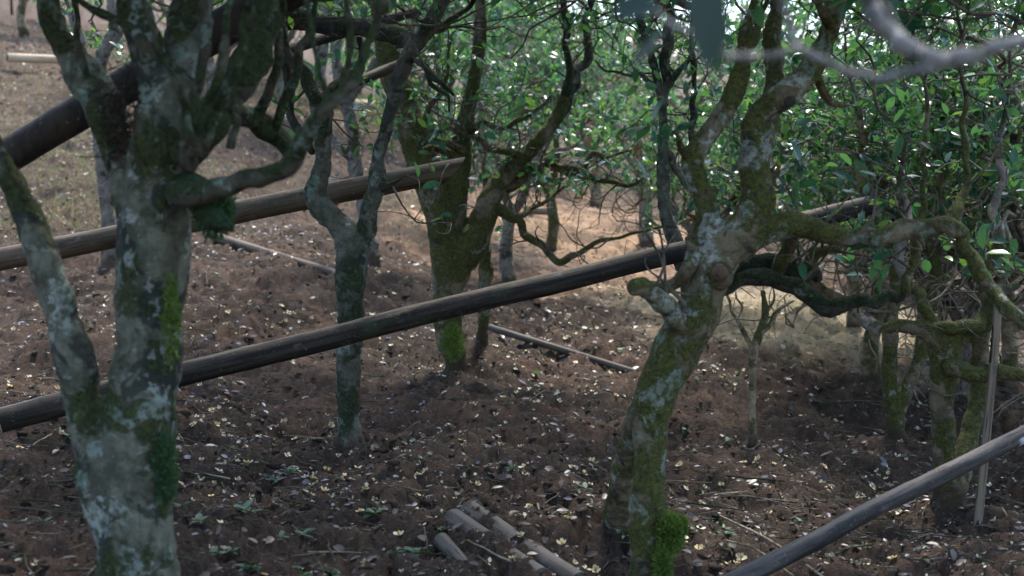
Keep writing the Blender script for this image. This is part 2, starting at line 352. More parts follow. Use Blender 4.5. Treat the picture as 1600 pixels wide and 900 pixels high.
# ------------------------------------------------------------------ leaves
LT = np.array([(0, 0, 0), (.30, 0, .01), (.68, 0, .0), (1, 0, -.07), (.28, .20, .055), (.66, .19, .035), (.28, -.20, .055), (.66, -.19, .035)])
LF = np.array([(0, 1, 4), (0, 6, 1), (1, 2, 5), (1, 5, 4), (1, 6, 7), (1, 7, 2), (2, 3, 5), (2, 7, 3)])
def leaf_frames(D, N):
    X = unit(D); Z = unit(N - X * (N * X).sum(-1, keepdims=True)); Y = np.cross(Z, X); return X, Y, Z
def leaf_verts(P, D, N, L, T=LT, width=1.0):
    X, Y, Z = leaf_frames(D, N); t = T[None]
    return P[:, None] + L[:, None, None] * (t[..., 0:1] * X[:, None] + t[..., 1:2] * width * Y[:, None] + t[..., 2:3] * Z[:, None])
def leaf_mesh(name, P, D, N, L, off=(0, 0, 0), width=1.0):
    V = leaf_verts(P, D, N, L, LT, width).reshape(-1, 3) - np.asarray(off)
    Fa = (LF[None] + (np.arange(len(P)) * 8)[:, None, None]).reshape(-1, 3)
    return fast_mesh(name, V, [Fa])
LEAF_ONE = {}
def leaf_object(name, mat, p, d, n, L, parent, off, width=1.0):
    if mat not in LEAF_ONE:
        me = fast_mesh('single leaf', LT, [LF]); me.materials.append(M[mat]); LEAF_ONE[mat] = me
    X, Y, Z = leaf_frames(d[None], n[None]); o = link(name, LEAF_ONE[mat], None, parent)
    Mx = Matrix(((X[0][0], Y[0][0], Z[0][0]), (X[0][1], Y[0][1], Z[0][1]), (X[0][2], Y[0][2], Z[0][2]))).to_4x4()
    o.matrix_local = Matrix.Translation(Vector(p - off)) @ Mx @ Matrix.Diagonal((L, L * width, L, 1))
    return o

class Crown:
    """twigs and leaves of one tree"""
    def __init__(s, seed): s.r = np.random.default_rng(seed); s.tw = []; s.P = []; s.D = []; s.N = []; s.L = []
    def leafy(s, pts, n, size):
        pts = np.asarray(pts); r = s.r
        for _ in range(n):
            i = r.integers(max(1, len(pts) // 3), len(pts)); p = pts[i]; ax = unit(pts[i] - pts[i - 1])
            d = unit(ax * .6 + unit(r.normal(0, 1, 3)) * 1.0 + np.array((0, 0, .05)))
            nn = unit(np.array((0, 0, 1.0)) + r.normal(0, .55, 3))
            s.P.append(p + d * .008); s.D.append(d); s.N.append(nn); s.L.append(size * r.uniform(.6, 1.25))
    def grow(s, p, d, L, rad_, lev, up=.12, wig=.55, kids=3, leaves=8, size=.08):
        r = s.r; n = max(3, int(L / .07)); st = L / n; pts = [np.asarray(p, float)]; d = unit(d); ds = []
        for i in range(n):
            d = unit(d + r.normal(0, wig * .6, 3) + np.array((0, 0, up))); pts.append(pts[-1] + d * st); ds.append(d)
        rr = np.linspace(rad_, rad_ * .5, n + 1); s.tw.append((np.array(pts), rr))
        if lev > 0:
            for c in range(kids):
                i = int(r.integers(max(1, n // 3), n + 1)) if c else n
                side = unit(np.cross(ds[min(i, n - 1)], r.normal(0, 1, 3)))
                s.grow(pts[i], unit(ds[min(i, n - 1)] * .6 + side * .9), L * r.uniform(.5, .8), rr[i] * .75, lev - 1, up, wig, kids, leaves, size)
        if lev <= 1: s.leafy(pts, leaves if lev == 0 else leaves // 3, size)
    def build(s, root, off, twmat, leafmat_, nparts=12, minpx=9, rmin=.0015, sides=5, keep=None):
        off = np.asarray(off); A = Acc()
        for pts, rr in s.tw:
            P, q = spline(pts, np.maximum(rr, rmin), .05) if sides > 4 else (pts, np.maximum(rr, rmin))
            V, a, b = tube(P, q, sides, 0, 0, False); A.add(V, a, b)
        if A.n: tag(link('twigs', A.mesh('twigs', off), M[twmat], root), kind='stuff')
        if not s.P: return
        P, D, N, L = np.array(s.P), unit(np.array(s.D)), unit(np.array(s.N)), np.array(s.L)
        if keep is not None:
            m = keep(P); P, D, N, L = P[m], D[m], N[m], L[m]
        x, y, dd = to_px(P); sz = L * F / np.maximum(dd, .1)
        ok = (x > 5) & (x < 1595) & (y > 3) & (y < 890) & (dd > .3) & (sz > minpx)
        order = np.argsort(np.where(ok, -sz, 1e9))[:min(nparts, int(ok.sum()))]; m = np.ones(len(P), bool); m[order] = False
        for i in order: leaf_object('leaf', leafmat_, P[i], D[i], N[i], float(L[i]), root, off)
        if m.any(): tag(link('crown', leaf_mesh('crown', P[m], D[m], N[m], L[m], off), M[leafmat_], root), kind='stuff')

# ------------------------------------------------------------------ trees drawn from their footing up
def line(pts, D0):
    """(px, py, half width, depth change) -> world points and radii"""
    P, r = [], []
    for q in pts:
        D = D0 + (q[3] if len(q) > 3 else 0); P.append(at(q[0], q[1], D)); r.append(q[2] * D / F)
    return np.array(P), np.array(r)
def kink(pts, seed):
    """break the long smooth runs of a drawn limb with small angular bends"""
    r = np.random.default_rng(seed); out = [pts[0]]
    for a, b in zip(pts[:-1], pts[1:]):
        a4, b4 = np.array((*a[:3], a[3] if len(a) > 3 else 0.)), np.array((*b[:3], b[3] if len(b) > 3 else 0.)); L = np.hypot(*(b4[:2] - a4[:2])); m = int(L // 26); hw = (a4[2] + b4[2]) / 2
        for k in range(1, m + 1):
            q = a4 + (b4 - a4) * k / (m + 1); q[:2] += r.normal(0, min(3.0, 1.2 + hw * .25), 2); q[2] *= r.uniform(.88, 1.2); q[3] += r.normal(0, .01); out.append(tuple(q))
        out.append(b)
    return out
def tree(name, label, cat, D, body, limbs, mat, seed, branches=(), limbmat=None, brmat=None, group=None, vox=.008, crown=None, lump=.0035, ends=(), twmat='twig', lmat='leaf', nparts=14, along=0, keep=None, canopy=0):
    """body: lines fused into the trunk; limbs, branches: lines kept as parts of their own"""
    P0, r0 = line(body[0], D); base = np.array((P0[0][0], P0[0][1], float(gh(P0[0][0], P0[0][1]))))
    root = thing(name, base, label, cat, group); A = Acc()
    for n, b in enumerate(body):
        P, r = line(b, D)
        if n == 0 or (len(b[0]) > 4):
            g = float(gh(P[0][0], P[0][1]))
            P = np.vstack([[P[0][0], P[0][1], g - .12], P]) if P[0][2] > g - .1 else P
            r = np.concatenate([[r[0] * 1.3], r]) if len(P) > len(r) else r
            r[:1] *= 1.25; r[1:2] *= 1.12
        Q, q = spline(P, r, .02); A.add(*tube(Q, q, 20, .05, seed + n, True, .10))
    link('trunk', remesh(A, 'trunk', vox, base, lump, seed), M[mat], root)
    for n, b in enumerate(limbs):
        P, r = line(kink(b, seed + n), D); Q, q = spline(P, r, .012); V, f1, f2 = tube(Q, q, 14, .10, seed + 20 + n, True, .16); B = Acc(); B.add(V, f1, f2)
        link('limb', B.mesh('limb', base), M[limbmat or mat], root)
    for n, b in enumerate(branches):
        P, r = line(kink(b, seed + 30 + n), D); r = r * np.linspace(1.2, .72, len(r)); Q, q = spline(P, r, .012); V, f1, f2 = tube(Q, q, 9, .10, seed + 40 + n, True, .2); B = Acc(); B.add(V, f1, f2)
        link('branch', B.mesh('branch', base), M[brmat or limbmat or mat], root)
    cr = Crown(seed)
    for e in ends:          # (px, py, dD, dir, length, radius, levels, kids, leaves)
        p = at(e[0], e[1], D + e[2]); cr.grow(p, np.array(e[3], float), e[4], e[5], e[6], .10, .6, e[7], int(e[8] * 1.8), .058)
    if along:               # short leafy twigs springing from the thinner branches
        for b in list(branches) + list(limbs):
            P, r = line(b, D); Q, q = spline(P, r, .05)
            for i in range(2, len(Q) - 1):
                if cr.r.random() < along * 2.2: cr.grow(Q[i], unit(cr.r.normal(0, 1, 3) + np.array((0, 0, .35))), cr.r.uniform(.2, .42), max(.003, min(.005, q[i] * .4)), 2, .16, 1.05, 2, 2, .065)
                if cr.r.random() < along: cr.grow(Q[i], unit(cr.r.normal(0, 1, 3) + np.array((0, 0, .6))), cr.r.uniform(.12, .3), max(.0025, q[i] * .3), 1, .08, .8, 2, 6, .06)
    c2 = None
    if canopy:              # the wide crown above the picture that shades the ground
        c2 = Crown(seed + 500)
        for j in range(canopy):
            e = ends[j % len(ends)]; p = at(e[0], e[1], D + e[2]); a = j * 2.4 + seed; c2.grow(p, np.array((math.cos(a), math.sin(a), .75)), 1.0, .016, 3, .05, .5, 4, 12, .08)
        k2 = to_px(np.array(c2.P))[1] < -12; cr.tw += [t for t in c2.tw if to_px(t[0])[1].max() < (40 if D < 3.5 else 110)]
        for nm in 'PDNL': setattr(cr, nm, getattr(cr, nm) + [v for v, q in zip(getattr(c2, nm), k2) if q])
    if keep is None:        # leaves grow in the crown, the lower limbs are bare
        def keep(P):
            x, y, _ = to_px(P); return (y < 300) | ((x > 1220) & (y < 430)) | ((x > 650) & (x < 720) & (y < 390))
    cr.build(root, base, twmat, lmat, nparts, keep=keep)
    return root, base

UP = (0, 0, 1)
# --- tree at the left edge, close to the camera
t1, b1 = tree('tea_tree', 'thick pale blotched double trunk closest to the camera with dark green moss on one side', 'tree', 3.0,
    [[(211, 935, 60), (210, 860, 60), (210, 780, 60), (214, 700, 58), (224, 600, 53), (234, 500, 53), (241, 400, 52), (247, 300, 50), (251, 240, 48), (262, 180, 46), (272, 130, 36)],
     [(180, 840, 40), (158, 760, 36), (140, 690, 33), (128, 620, 31), (117, 560, 30), (97, 500, 29), (75, 420, 26), (47, 350, 23), (25, 300, 23), (-2, 250, 22), (-40, 190, 20), (-80, 110, 18)],
     [(205, 400, 22, .02), (197, 330, 18, .03), (189, 260, 18, .05), (172, 205, 24, .05), (155, 150, 29, .05), (116, 100, 28, .08), (87, 50, 24, .1), (76, 0, 21, .12), (80, -60, 20, .15)],
     [(262, 170, 36, 0), (240, 105, 30, 0), (222, 50, 27, 0), (206, 0, 25, .05), (190, -60, 22, .1)],
     [(272, 150, 38, .05), (282, 90, 34, .1), (296, 30, 32, .15), (310, -50, 28, .2)]],
    [[(275, 300, 20, -.1), (320, 300, 18, -.2), (355, 292, 17, -.28), (405, 278, 16, -.35), (445, 262, 16, -.4), (468, 235, 15, -.42), (482, 210, 14, -.45), (512, 165, 11, -.5), (545, 138, 9, -.5), (562, 105, 8, -.5), (582, 55, 7, -.5), (602, -20, 6, -.5)],
     [(285, 250, 24, -.08), (318, 215, 20, -.1), (352, 165, 24, -.05), (385, 110, 26, 0), (408, 55, 25, .05), (425, -40, 22, .1)],
     [(300, 190, 22, .12), (355, 172, 17, .2), (398, 186, 16, .3), (432, 212, 15, .35), (462, 248, 13, .3)]],
    'bark_near', 11, limbmat='bark_near_moss',
    branches=[[(300, 262, 8, -.3), (306, 225, 7, -.35), (282, 150, 6, -.4), (262, 110, 6, -.42), (240, 60, 5, -.45), (222, -10, 5, -.5)],
              [(308, 240, 9, -.3), (318, 180, 8, -.35), (345, 110, 8, -.4), (352, 60, 7, -.4), (360, -20, 7, -.4)],
              [(318, 225, 9, -.3), (340, 165, 8, -.32), (368, 115, 8, -.35), (380, 60, 8, -.35), (395, -20, 8, -.35)],
              [(512, 168, 6, -.5), (500, 120, 5, -.5), (490, 70, 5, -.5), (482, 20, 5, -.5), (478, -30, 5, -.5)],
              [(535, 145, 6, -.5), (545, 95, 6, -.5), (548, 45, 6, -.5), (540, -20, 5, -.5)],
              [(290, 250, 11, -.15), (296, 190, 10, -.2), (312, 130, 10, -.2), (322, 70, 9, -.2), (318, 10, 8, -.2), (322, -40, 8, -.2)],
              [(330, 215, 12, -.1), (352, 150, 11, -.1), (366, 95, 10, -.12), (392, 45, 9, -.12), (400, -40, 8, -.1)],
              [(395, 188, 10, .28), (418, 150, 9, .25), (432, 110, 8, .2), (436, 60, 8, .2), (446, -30, 7, .2)],
              [(425, 205, 8, .33), (440, 165, 7, .3), (462, 120, 7, .3), (470, 70, 6, .3), (490, 20, 6, .3), (492, -30, 5, .3)],
              [(232, 90, 9, -.1), (215, 55, 8, -.12), (180, 30, 7, -.1), (140, 12, 6, -.1), (100, -20, 6, -.1)],
              [(140, 130, 7, .03), (120, 70, 6, .0), (122, 30, 5, 0), (112, -20, 5, 0)],
              [(360, 230, 7, -.25), (372, 190, 6, -.25), (362, 140, 5, -.25), (366, 90, 5, -.2)]],
    brmat='bark_near_moss', vox=.007,
    ends=[(76, -60, .15, UP, .8, .02, 3, 4, 9), (190, -60, .1, UP, .9, .02, 3, 4, 9), (310, -50, .2, UP, .9, .025, 3, 4, 9), (425, -45, .1, (.4, 0, 1), .6, .02, 3, 3, 11), (602, -20, -.5, UP, .4, .008, 2, 3, 10), (-80, 105, 0, UP, .6, .02, 3, 3, 10)], canopy=9, keep=lambda P: to_px(P)[1] < np.where(to_px(P)[0] < 40, 60, -2))
# --- slim grey forked tree in the middle left
t2, b2 = tree('tea_tree', 'slim grey green tree forking into a tall V, two bamboo poles crossing at its trunk', 'tree', 5.2,
    [[(546, 705, 22), (545, 670, 19), (545, 600, 19), (547, 500, 20), (550, 440, 24), (552, 400, 24), (545, 370, 24), (522, 345, 19), (498, 318, 18), (492, 295, 17), (503, 255, 14), (506, 205, 13), (500, 160, 15)],
     [(553, 400, 20), (572, 362, 17), (578, 325, 15), (589, 290, 15), (590, 255, 12), (603, 205, 12), (616, 150, 12), (634, 95, 13), (655, 62, 15), (678, 25, 13), (702, -30, 12)]],
    [[(500, 170, 12), (482, 135, 11), (470, 108, 11), (450, 88, 10), (440, 50, 9), (438, -20, 8)],
     [(648, 72, 12), (610, 52, 13, .1), (560, 42, 14, .2), (500, 38, 15, .25), (440, 30, 16, .3), (380, 5, 16, .3)],
     [(505, 165, 9), (520, 135, 8), (545, 118, 7, .1), (565, 95, 6, .2), (560, 60, 5, .2)]],
    'bark_mid', 23,
    branches=[[(598, 292, 8, -.05), (612, 288, 5, -.08), (628, 278, 3, -.1)], [(645, 85, 7), (665, 105, 5, -.1), (690, 130, 5, -.2), (708, 148, 4, -.2)],
              [(655, 70, 7), (690, 45, 6, .1), (720, 20, 5, .1), (745, -10, 5, .1)], [(446, 70, 6), (450, 120, 7, .05), (452, 160, 7, .08), (464, 200, 8, .05), (488, 238, 8)],
              [(668, 108, 4, -.1), (672, 130, 4, -.15), (700, 150, 3, -.2), (702, 175, 3, -.2)]],
    limbmat='bark_dark', brmat='bark_dark', along=.07, canopy=6,
    ends=[(702, -30, 0, (.3, 0, 1), .9, .02, 3, 4, 8), (438, -20, 0, UP, .8, .015, 3, 4, 8), (745, -10, .1, UP, .4, .01, 2, 3, 9)])
# --- mossy leaning tree behind it
t3, b3 = tree('tea_tree', 'broad mossy green trunk leaning left with a dark limb sweeping up to the right', 'tree', 7.0,
    [[(714, 565, 16), (706, 540, 22), (700, 500, 23), (698, 440, 24), (696, 390, 26), (690, 330, 29), (670, 272, 27), (650, 222, 25), (630, 160, 22), (612, 105, 20), (600, 40, 17), (590, -20, 15)],
     [(700, 350, 26), (712, 300, 22), (716, 255, 19), (722, 215, 15), (733, 165, 13), (742, 120, 11), (750, 60, 10), (752, -20, 9)],
     [(700, 470, 18), (712, 425, 22), (735, 380, 24), (752, 345, 21), (768, 303, 18), (798, 262, 15), (838, 226, 12), (868, 188, 11), (884, 152, 10)]],
    [[(884, 155, 10), (890, 120, 7), (883, 70, 6), (884, 30, 6), (880, -20, 5)],
     [(872, 182, 8), (900, 130, 8, .1), (920, 80, 7, .2), (915, 30, 6, .3), (925, -20, 6, .3)]],
    'bark_mossy', 31,
    branches=[[(740, 362, 10), (715, 366, 9), (700, 371, 7)],
              [(770, 325, 8), (800, 340, 7), (813, 345, 6), (819, 366, 6), (848, 384, 6), (874, 410, 6), (905, 396, 5), (938, 376, 5), (985, 365, 4), (1035, 354, 3)],
              [(790, 290, 9, .1), (825, 262, 8, .1), (852, 250, 7, .15), (888, 262, 6, .15), (930, 280, 5, .15), (980, 290, 4, .1), (1005, 278, 3, .1)],
              [(850, 252, 6, .15), (890, 270, 6, .2), (912, 262, 5, .2), (925, 240, 5, .2), (955, 244, 3, .2), (985, 235, 3, .2)],
              [(815, 240, 6), (792, 237, 5, -.1), (760, 229, 5, -.15), (735, 215, 5, -.2), (702, 200, 4, -.2), (682, 207, 4, -.2)],
              [(722, 250, 7, -.1), (690, 235, 6, -.1), (662, 232, 4, -.2)], [(725, 235, 6, -.1), (695, 222, 5, -.2), (665, 215, 4, -.2), (640, 192, 3, -.2), (615, 185, 3, -.2)],
              [(800, 340, 5, .1), (830, 325, 4, .2), (870, 300, 4, .3), (885, 290, 3, .3)],
              [(725, 210, 5), (755, 190, 4, -.1), (790, 200, 4, -.1), (840, 170, 4, -.1), (860, 150, 3, -.1)],
              [(660, 205, 5, -.2), (672, 165, 4, -.2), (690, 145, 4, -.2), (700, 110, 3, -.2), (705, 60, 3, -.2)]],
    limbmat='bark_dark', brmat='bark_mossy', along=.2, vox=.010, canopy=6,
    ends=[(590, -20, 0, UP, .6, .03, 3, 3, 9), (752, -20, 0, UP, .6, .02, 3, 3, 10), (880, -20, 0, UP, .5, .012, 3, 3, 10), (925, -20, .3, UP, .5, .012, 3, 3, 10)], nparts=30)
# --- the crooked tree right of centre
t4, b4 = tree('tea_tree', 'crooked lichen spotted tree with a sawn knot, a pole lying across its fork', 'tree', 3.7,
    [[(1018, 935, 36), (1017, 870, 33), (1013, 800, 29), (1014, 720, 27), (1017, 660, 28), (1028, 610, 33), (1055, 555, 38), (1080, 505, 38), (1103, 455, 34), (1117, 410, 33), (1135, 380, 34), (1170, 350, 30), (1184, 310, 28), (1180, 255, 26), (1190, 205, 25)],
     [(1108, 415, 26), (1106, 380, 24), (1107, 340, 19), (1095, 295, 18), (1081, 255, 16), (1098, 222, 17), (1122, 188, 15), (1146, 150, 14), (1160, 108, 12), (1163, 60, 10), (1180, 0, 8), (1190, -60, 7)],
     [(966, 815, 22, .45, 1), (970, 780, 22, .38), (982, 710, 20, .22), (1003, 640, 24, .08), (1035, 590, 25, 0)],
     [(1185, 225, 25), (1178, 195, 22), (1205, 165, 21), (1243, 135, 20), (1272, 102, 20), (1292, 62, 17), (1303, 20, 17), (1310, -50, 15)],
     [(1192, 225, 22), (1205, 165, 16, .08), (1212, 110, 15, .12), (1205, 60, 14, .15), (1214, 10, 13, .2), (1216, -50, 12, .2)],
     [(1150, 385, 26), (1195, 362, 22), (1240, 352, 19), (1282, 362, 18)]],
    [[(1270, 360, 18), (1330, 374, 16, -.05), (1385, 368, 15, -.1), (1432, 357, 14, -.1), (1478, 350, 13, -.15), (1503, 364, 11, -.15), (1518, 400, 10, -.15), (1545, 447, 11, -.15), (1572, 482, 12, -.2), (1612, 512, 12, -.2)],
     [(1115, 450, 17, .1), (1155, 438, 13, .12), (1205, 434, 13, .15), (1245, 448, 13, .15), (1298, 484, 14, .15), (1335, 471, 12, .12), (1368, 474, 11, .1), (1388, 460, 9, .1), (1415, 457, 7, .1)],
     [(1078, 520, 18, -.02), (1060, 505, 17, -.06), (1044, 480, 15, -.1), (1018, 458, 14, -.15), (990, 449, 13, -.2)],
     [(1086, 385, 12, -.02), (1080, 408, 13, -.05), (1066, 433, 13, -.02), (1034, 452, 11, .03), (1006, 448, 9, .06)],
     [(1120, 430, 17, .1), (1180, 412, 13, .2), (1230, 418, 13, .25), (1272, 425, 13, .25), (1278, 436, 9, .25)]],
    'bark_hero', 47,
    branches=[[(1215, 420, 10, .2), (1228, 395, 11, .15), (1240, 366, 12, .05)], [(1268, 425, 10, .25), (1268, 405, 10, .22), (1285, 392, 9, .2), (1310, 388, 8, .2)],
              [(1486, 350, 9, -.15), (1500, 315, 7, -.12), (1512, 270, 6, -.1), (1505, 210, 5, -.1), (1510, 150, 4, -.1)],
              [(1265, 108, 9), (1285, 140, 7, .1), (1320, 165, 5, .2)], [(1300, 45, 8), (1280, 10, 7, -.1), (1270, -30, 7, -.1)],
              [(1165, 80, 7), (1185, 40, 6, .1), (1200, 0, 5, .1)], [(1078, 250, 8), (1060, 215, 5, -.1), (1052, 205, 4, -.1)],
              [(1415, 457, 7, .1), (1424, 420, 7, .1), (1432, 375, 6, .1), (1445, 320, 5, .1), (1440, 250, 5, .1), (1450, 170, 4, .1)],
              [(1085, 392, 8, -.05), (1074, 372, 7, -.06)]],
    limbmat='bark_hero', brmat='bark_mossy', along=.09, canopy=5, vox=.007, nparts=40,
    ends=[(1190, -60, 0, UP, .9, .012, 3, 4, 8), (1310, -50, 0, (.3, 0, 1), .9, .02, 3, 4, 9), (1216, -50, .2, UP, .8, .02, 3, 4, 9), (1510, 150, -.1, (.1, .2, 1), .3, .006, 2, 3, 7), (1450, 170, .1, (.1, .4, 1), .3, .006, 2, 3, 7)])
for ch in t4.children:      # the lower limb has dark mossy bark
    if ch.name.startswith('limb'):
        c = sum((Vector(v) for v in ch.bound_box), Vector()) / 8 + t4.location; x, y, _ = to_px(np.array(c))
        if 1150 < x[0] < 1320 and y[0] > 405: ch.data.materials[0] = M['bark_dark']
def knob(root, base, px, py, D, hwx, mat, name, facing=(0, -1, .2), hw2=None):
    p = at(px, py, D); f = unit(np.array(facing, float)); P = np.array([p - f * .05, p - f * .02, p, p + f * .012]); r = hwx * D / F
    V, a, b = tube(P, np.array([r * 1.15, r * 1.1, r, r * .7]), 14, .1, 5, True, .15); A = Acc(); A.add(V, a, b); return link(name, A.mesh(name, base), M[mat], root)
knob(t4, b4, 1124, 428, 3.63, 20, 'bark_hero', 'knot_collar'); M['knot'] = bark('sawn knot', ((.11, .07, .045), (.20, .13, .085)), .1, .1, .4)
o = knob(t4, b4, 1126, 427, 3.605, 13, 'knot', 'sawn_knot'); tag(o, 'reddish brown sawn knot facing the camera')

# --- right hand group of trees
t5, b5 = tree('tea_tree', 'mossy trunk with spreading crooked arms on which a snaking limb lies, right edge', 'tree', 4.8,
    [[(1474, 800, 22), (1476, 740, 18), (1476, 690, 18), (1470, 640, 19), (1472, 590, 21), (1476, 550, 24), (1466, 524, 22), (1440, 513, 15), (1405, 510, 12), (1372, 515, 9)],
     [(1480, 560, 20), (1495, 530, 15), (1528, 520, 12), (1545, 488, 13), (1538, 455, 12), (1545, 420, 11), (1560, 380, 9)],
     [(1488, 808, 17, -.02, 1), (1500, 740, 17, .02), (1516, 670, 15, .1), (1530, 610, 13, .15), (1533, 560, 14, .15), (1530, 520, 14, .1)]],
    [[(1482, 575, 14, -.05), (1520, 585, 12, -.1), (1560, 580, 11, -.1), (1612, 588, 11, -.1)],
     [(1415, 434, 7, .05), (1438, 460, 9, .02), (1450, 490, 9, 0), (1462, 510, 10, 0), (1490, 513, 10, -.05), (1528, 511, 10, -.05), (1545, 485, 11, 0)]],
    'bark_mossy', 53,
    branches=[[(1372, 515, 9), (1348, 497, 8, .05), (1335, 480, 7, .1), (1310, 470, 5, .15)], [(1545, 460, 9), (1580, 450, 8, .1), (1610, 430, 8, .2)],
              [(1560, 380, 8), (1550, 330, 7, .1), (1570, 280, 6, .1), (1560, 220, 5, .2), (1575, 150, 5, .2)], [(1415, 434, 7, .05), (1405, 400, 6, .1), (1420, 350, 6, .1), (1405, 290, 5, .2), (1415, 220, 5, .2)]],
    limbmat='bark_mossy', brmat='bark_grey', along=.16, canopy=3, nparts=40,
    ends=[(1575, 150, .2, UP, .4, .008, 2, 3, 9), (1415, 220, .2, UP, .45, .008, 2, 3, 9), (1610, 430, .2, (.3, 0, 1), .6, .01, 3, 3, 8)])
t6, b6 = tree('tea_tree', 'bright green mossy V of two short stems behind the spreading tree', 'tree', 6.3,
    [[(1400, 680, 13), (1396, 640, 15), (1390, 600, 12), (1390, 550, 12), (1393, 500, 11), (1400, 440, 9), (1385, 380, 8)],
     [(1402, 655, 11), (1420, 600, 11), (1442, 545, 11), (1450, 490, 10), (1462, 430, 9), (1450, 370, 8)]],
    [[(1385, 380, 8), (1370, 330, 7), (1345, 280, 7), (1350, 220, 6), (1335, 150, 5)], [(1450, 370, 8), (1470, 310, 7), (1462, 250, 6), (1472, 180, 5), (1465, 110, 5)]],
    'bark_mossy', 59, limbmat='bark_pale', along=.22, nparts=40,
    ends=[(1335, 150, 0, UP, .5, .008, 3, 3, 8), (1465, 110, 0, UP, .5, .008, 3, 3, 8), (1370, 330, 0, (-.5, .2, .6), .5, .008, 3, 3, 8)])
t7, b7 = tree('tea_sapling', 'thin lone sapling with bare forked top standing on open soil', 'sapling', 5.9,
    [[(1176, 690, 7), (1175, 640, 6), (1176, 590, 6), (1178, 550, 7), (1188, 518, 7), (1196, 490, 5), (1192, 455, 4)]],
    [[(1180, 548, 5), (1168, 530, 4), (1152, 500, 3), (1140, 470, 2), (1130, 450, 2)], [(1188, 520, 5), (1205, 505, 4), (1222, 480, 3), (1240, 470, 2)]],
    'bark_pale', 61, branches=[[(1196, 490, 3), (1210, 465, 2), (1206, 440, 2)], [(1152, 500, 2), (1160, 480, 2), (1150, 455, 2)]], vox=.005, lump=.0015, along=.03, nparts=6)
t8, b8 = tree('tea_tree', 'upright dark mossy stem rising just left of the crooked lichen spotted tree', 'tree', 6.2,
    [[(1012, 690, 14), (1016, 640, 13), (1038, 585, 13), (1066, 520, 13), (1076, 460, 14), (1066, 405, 15), (1048, 360, 13), (1038, 320, 11), (1036, 250, 9), (1037, 200, 8), (1032, 150, 7), (1022, 100, 6), (1005, 50, 6), (990, -10, 5)]],
    [[(1036, 165, 8), (1040, 110, 7), (1042, 50, 7), (1050, -20, 6)], [(1038, 230, 6), (1052, 260, 6), (1068, 285, 5)], [(1036, 140, 5), (1055, 118, 5), (1075, 95, 4), (1082, 80, 3)]],
    'bark_mid', 67, branches=[[(1028, 135, 4), (1000, 115, 4), (985, 118, 3), (945, 110, 3), (930, 95, 2)], [(1082, 300, 4), (1080, 200, 5), (1085, 140, 5), (1080, 60, 4), (1085, 0, 4)]], along=.2, nparts=24,
    ends=[(990, -10, 0, UP, .5, .012, 3, 3, 9), (1050, -20, 0, UP, .5, .012, 3, 3, 9), (1082, 80, 0, (.5, 0, .4), .4, .006, 2, 3, 8)])
t9, b9 = tree('tea_tree', 'slim grey stem standing behind the V shaped tree, its foot behind the brown pole', 'tree', 8.8,
    [[(572, 340, 13), (566, 300, 12), (556, 268, 11), (552, 220, 10), (545, 175, 12), (532, 130, 11), (525, 80, 9), (530, 20, 8), (525, -30, 8)]],
    [[(552, 250, 6), (538, 238, 6), (520, 215, 5), (505, 190, 4)], [(545, 160, 7), (575, 120, 6), (600, 80, 5), (640, 60, 5)]],
    'bark_grey', 71, along=.1, nparts=10, ends=[(525, -30, 0, UP, .6, .02, 3, 3, 8), (640, 60, 0, (.5, 0, .6), .5, .01, 2, 3, 7)], lmat='leaf_far')
t10, b10 = tree('tea_tree', 'narrow straight trunk seen between the two stems of the closest tree', 'tree', 8.4,
    [[(173, 395, 13), (170, 340, 12), (163, 280, 12), (158, 220, 12), (150, 150, 11), (160, 90, 10), (178, 40, 9), (170, -20, 8)]],
    [[(155, 150, 8), (140, 100, 7), (128, 60, 6), (110, 20, 5)], [(165, 80, 7), (195, 40, 6), (230, 10, 6)]],
    'bark_grey', 73, along=.1, nparts=10, ends=[(170, -20, 0, UP, .6, .02, 3, 3, 8), (110, 20, 0, (-.3, 0, 1), .4, .01, 2, 3, 7)], lmat='leaf_far')
t11, b11 = tree('tea_sapling', 'mossy thin stem just right of the broad mossy trunk, with a swollen joint', 'sapling', 7.3,
    [[(752, 540, 10), (756, 490, 9), (757, 450, 10), (760, 425, 13), (758, 400, 9), (756, 360, 7), (762, 310, 6), (755, 260, 5)]], [], 'bark_mossy', 79, vox=.006, along=0, nparts=6,
    ends=[(755, 260, 0, UP, .4, .007, 2, 3, 6)])

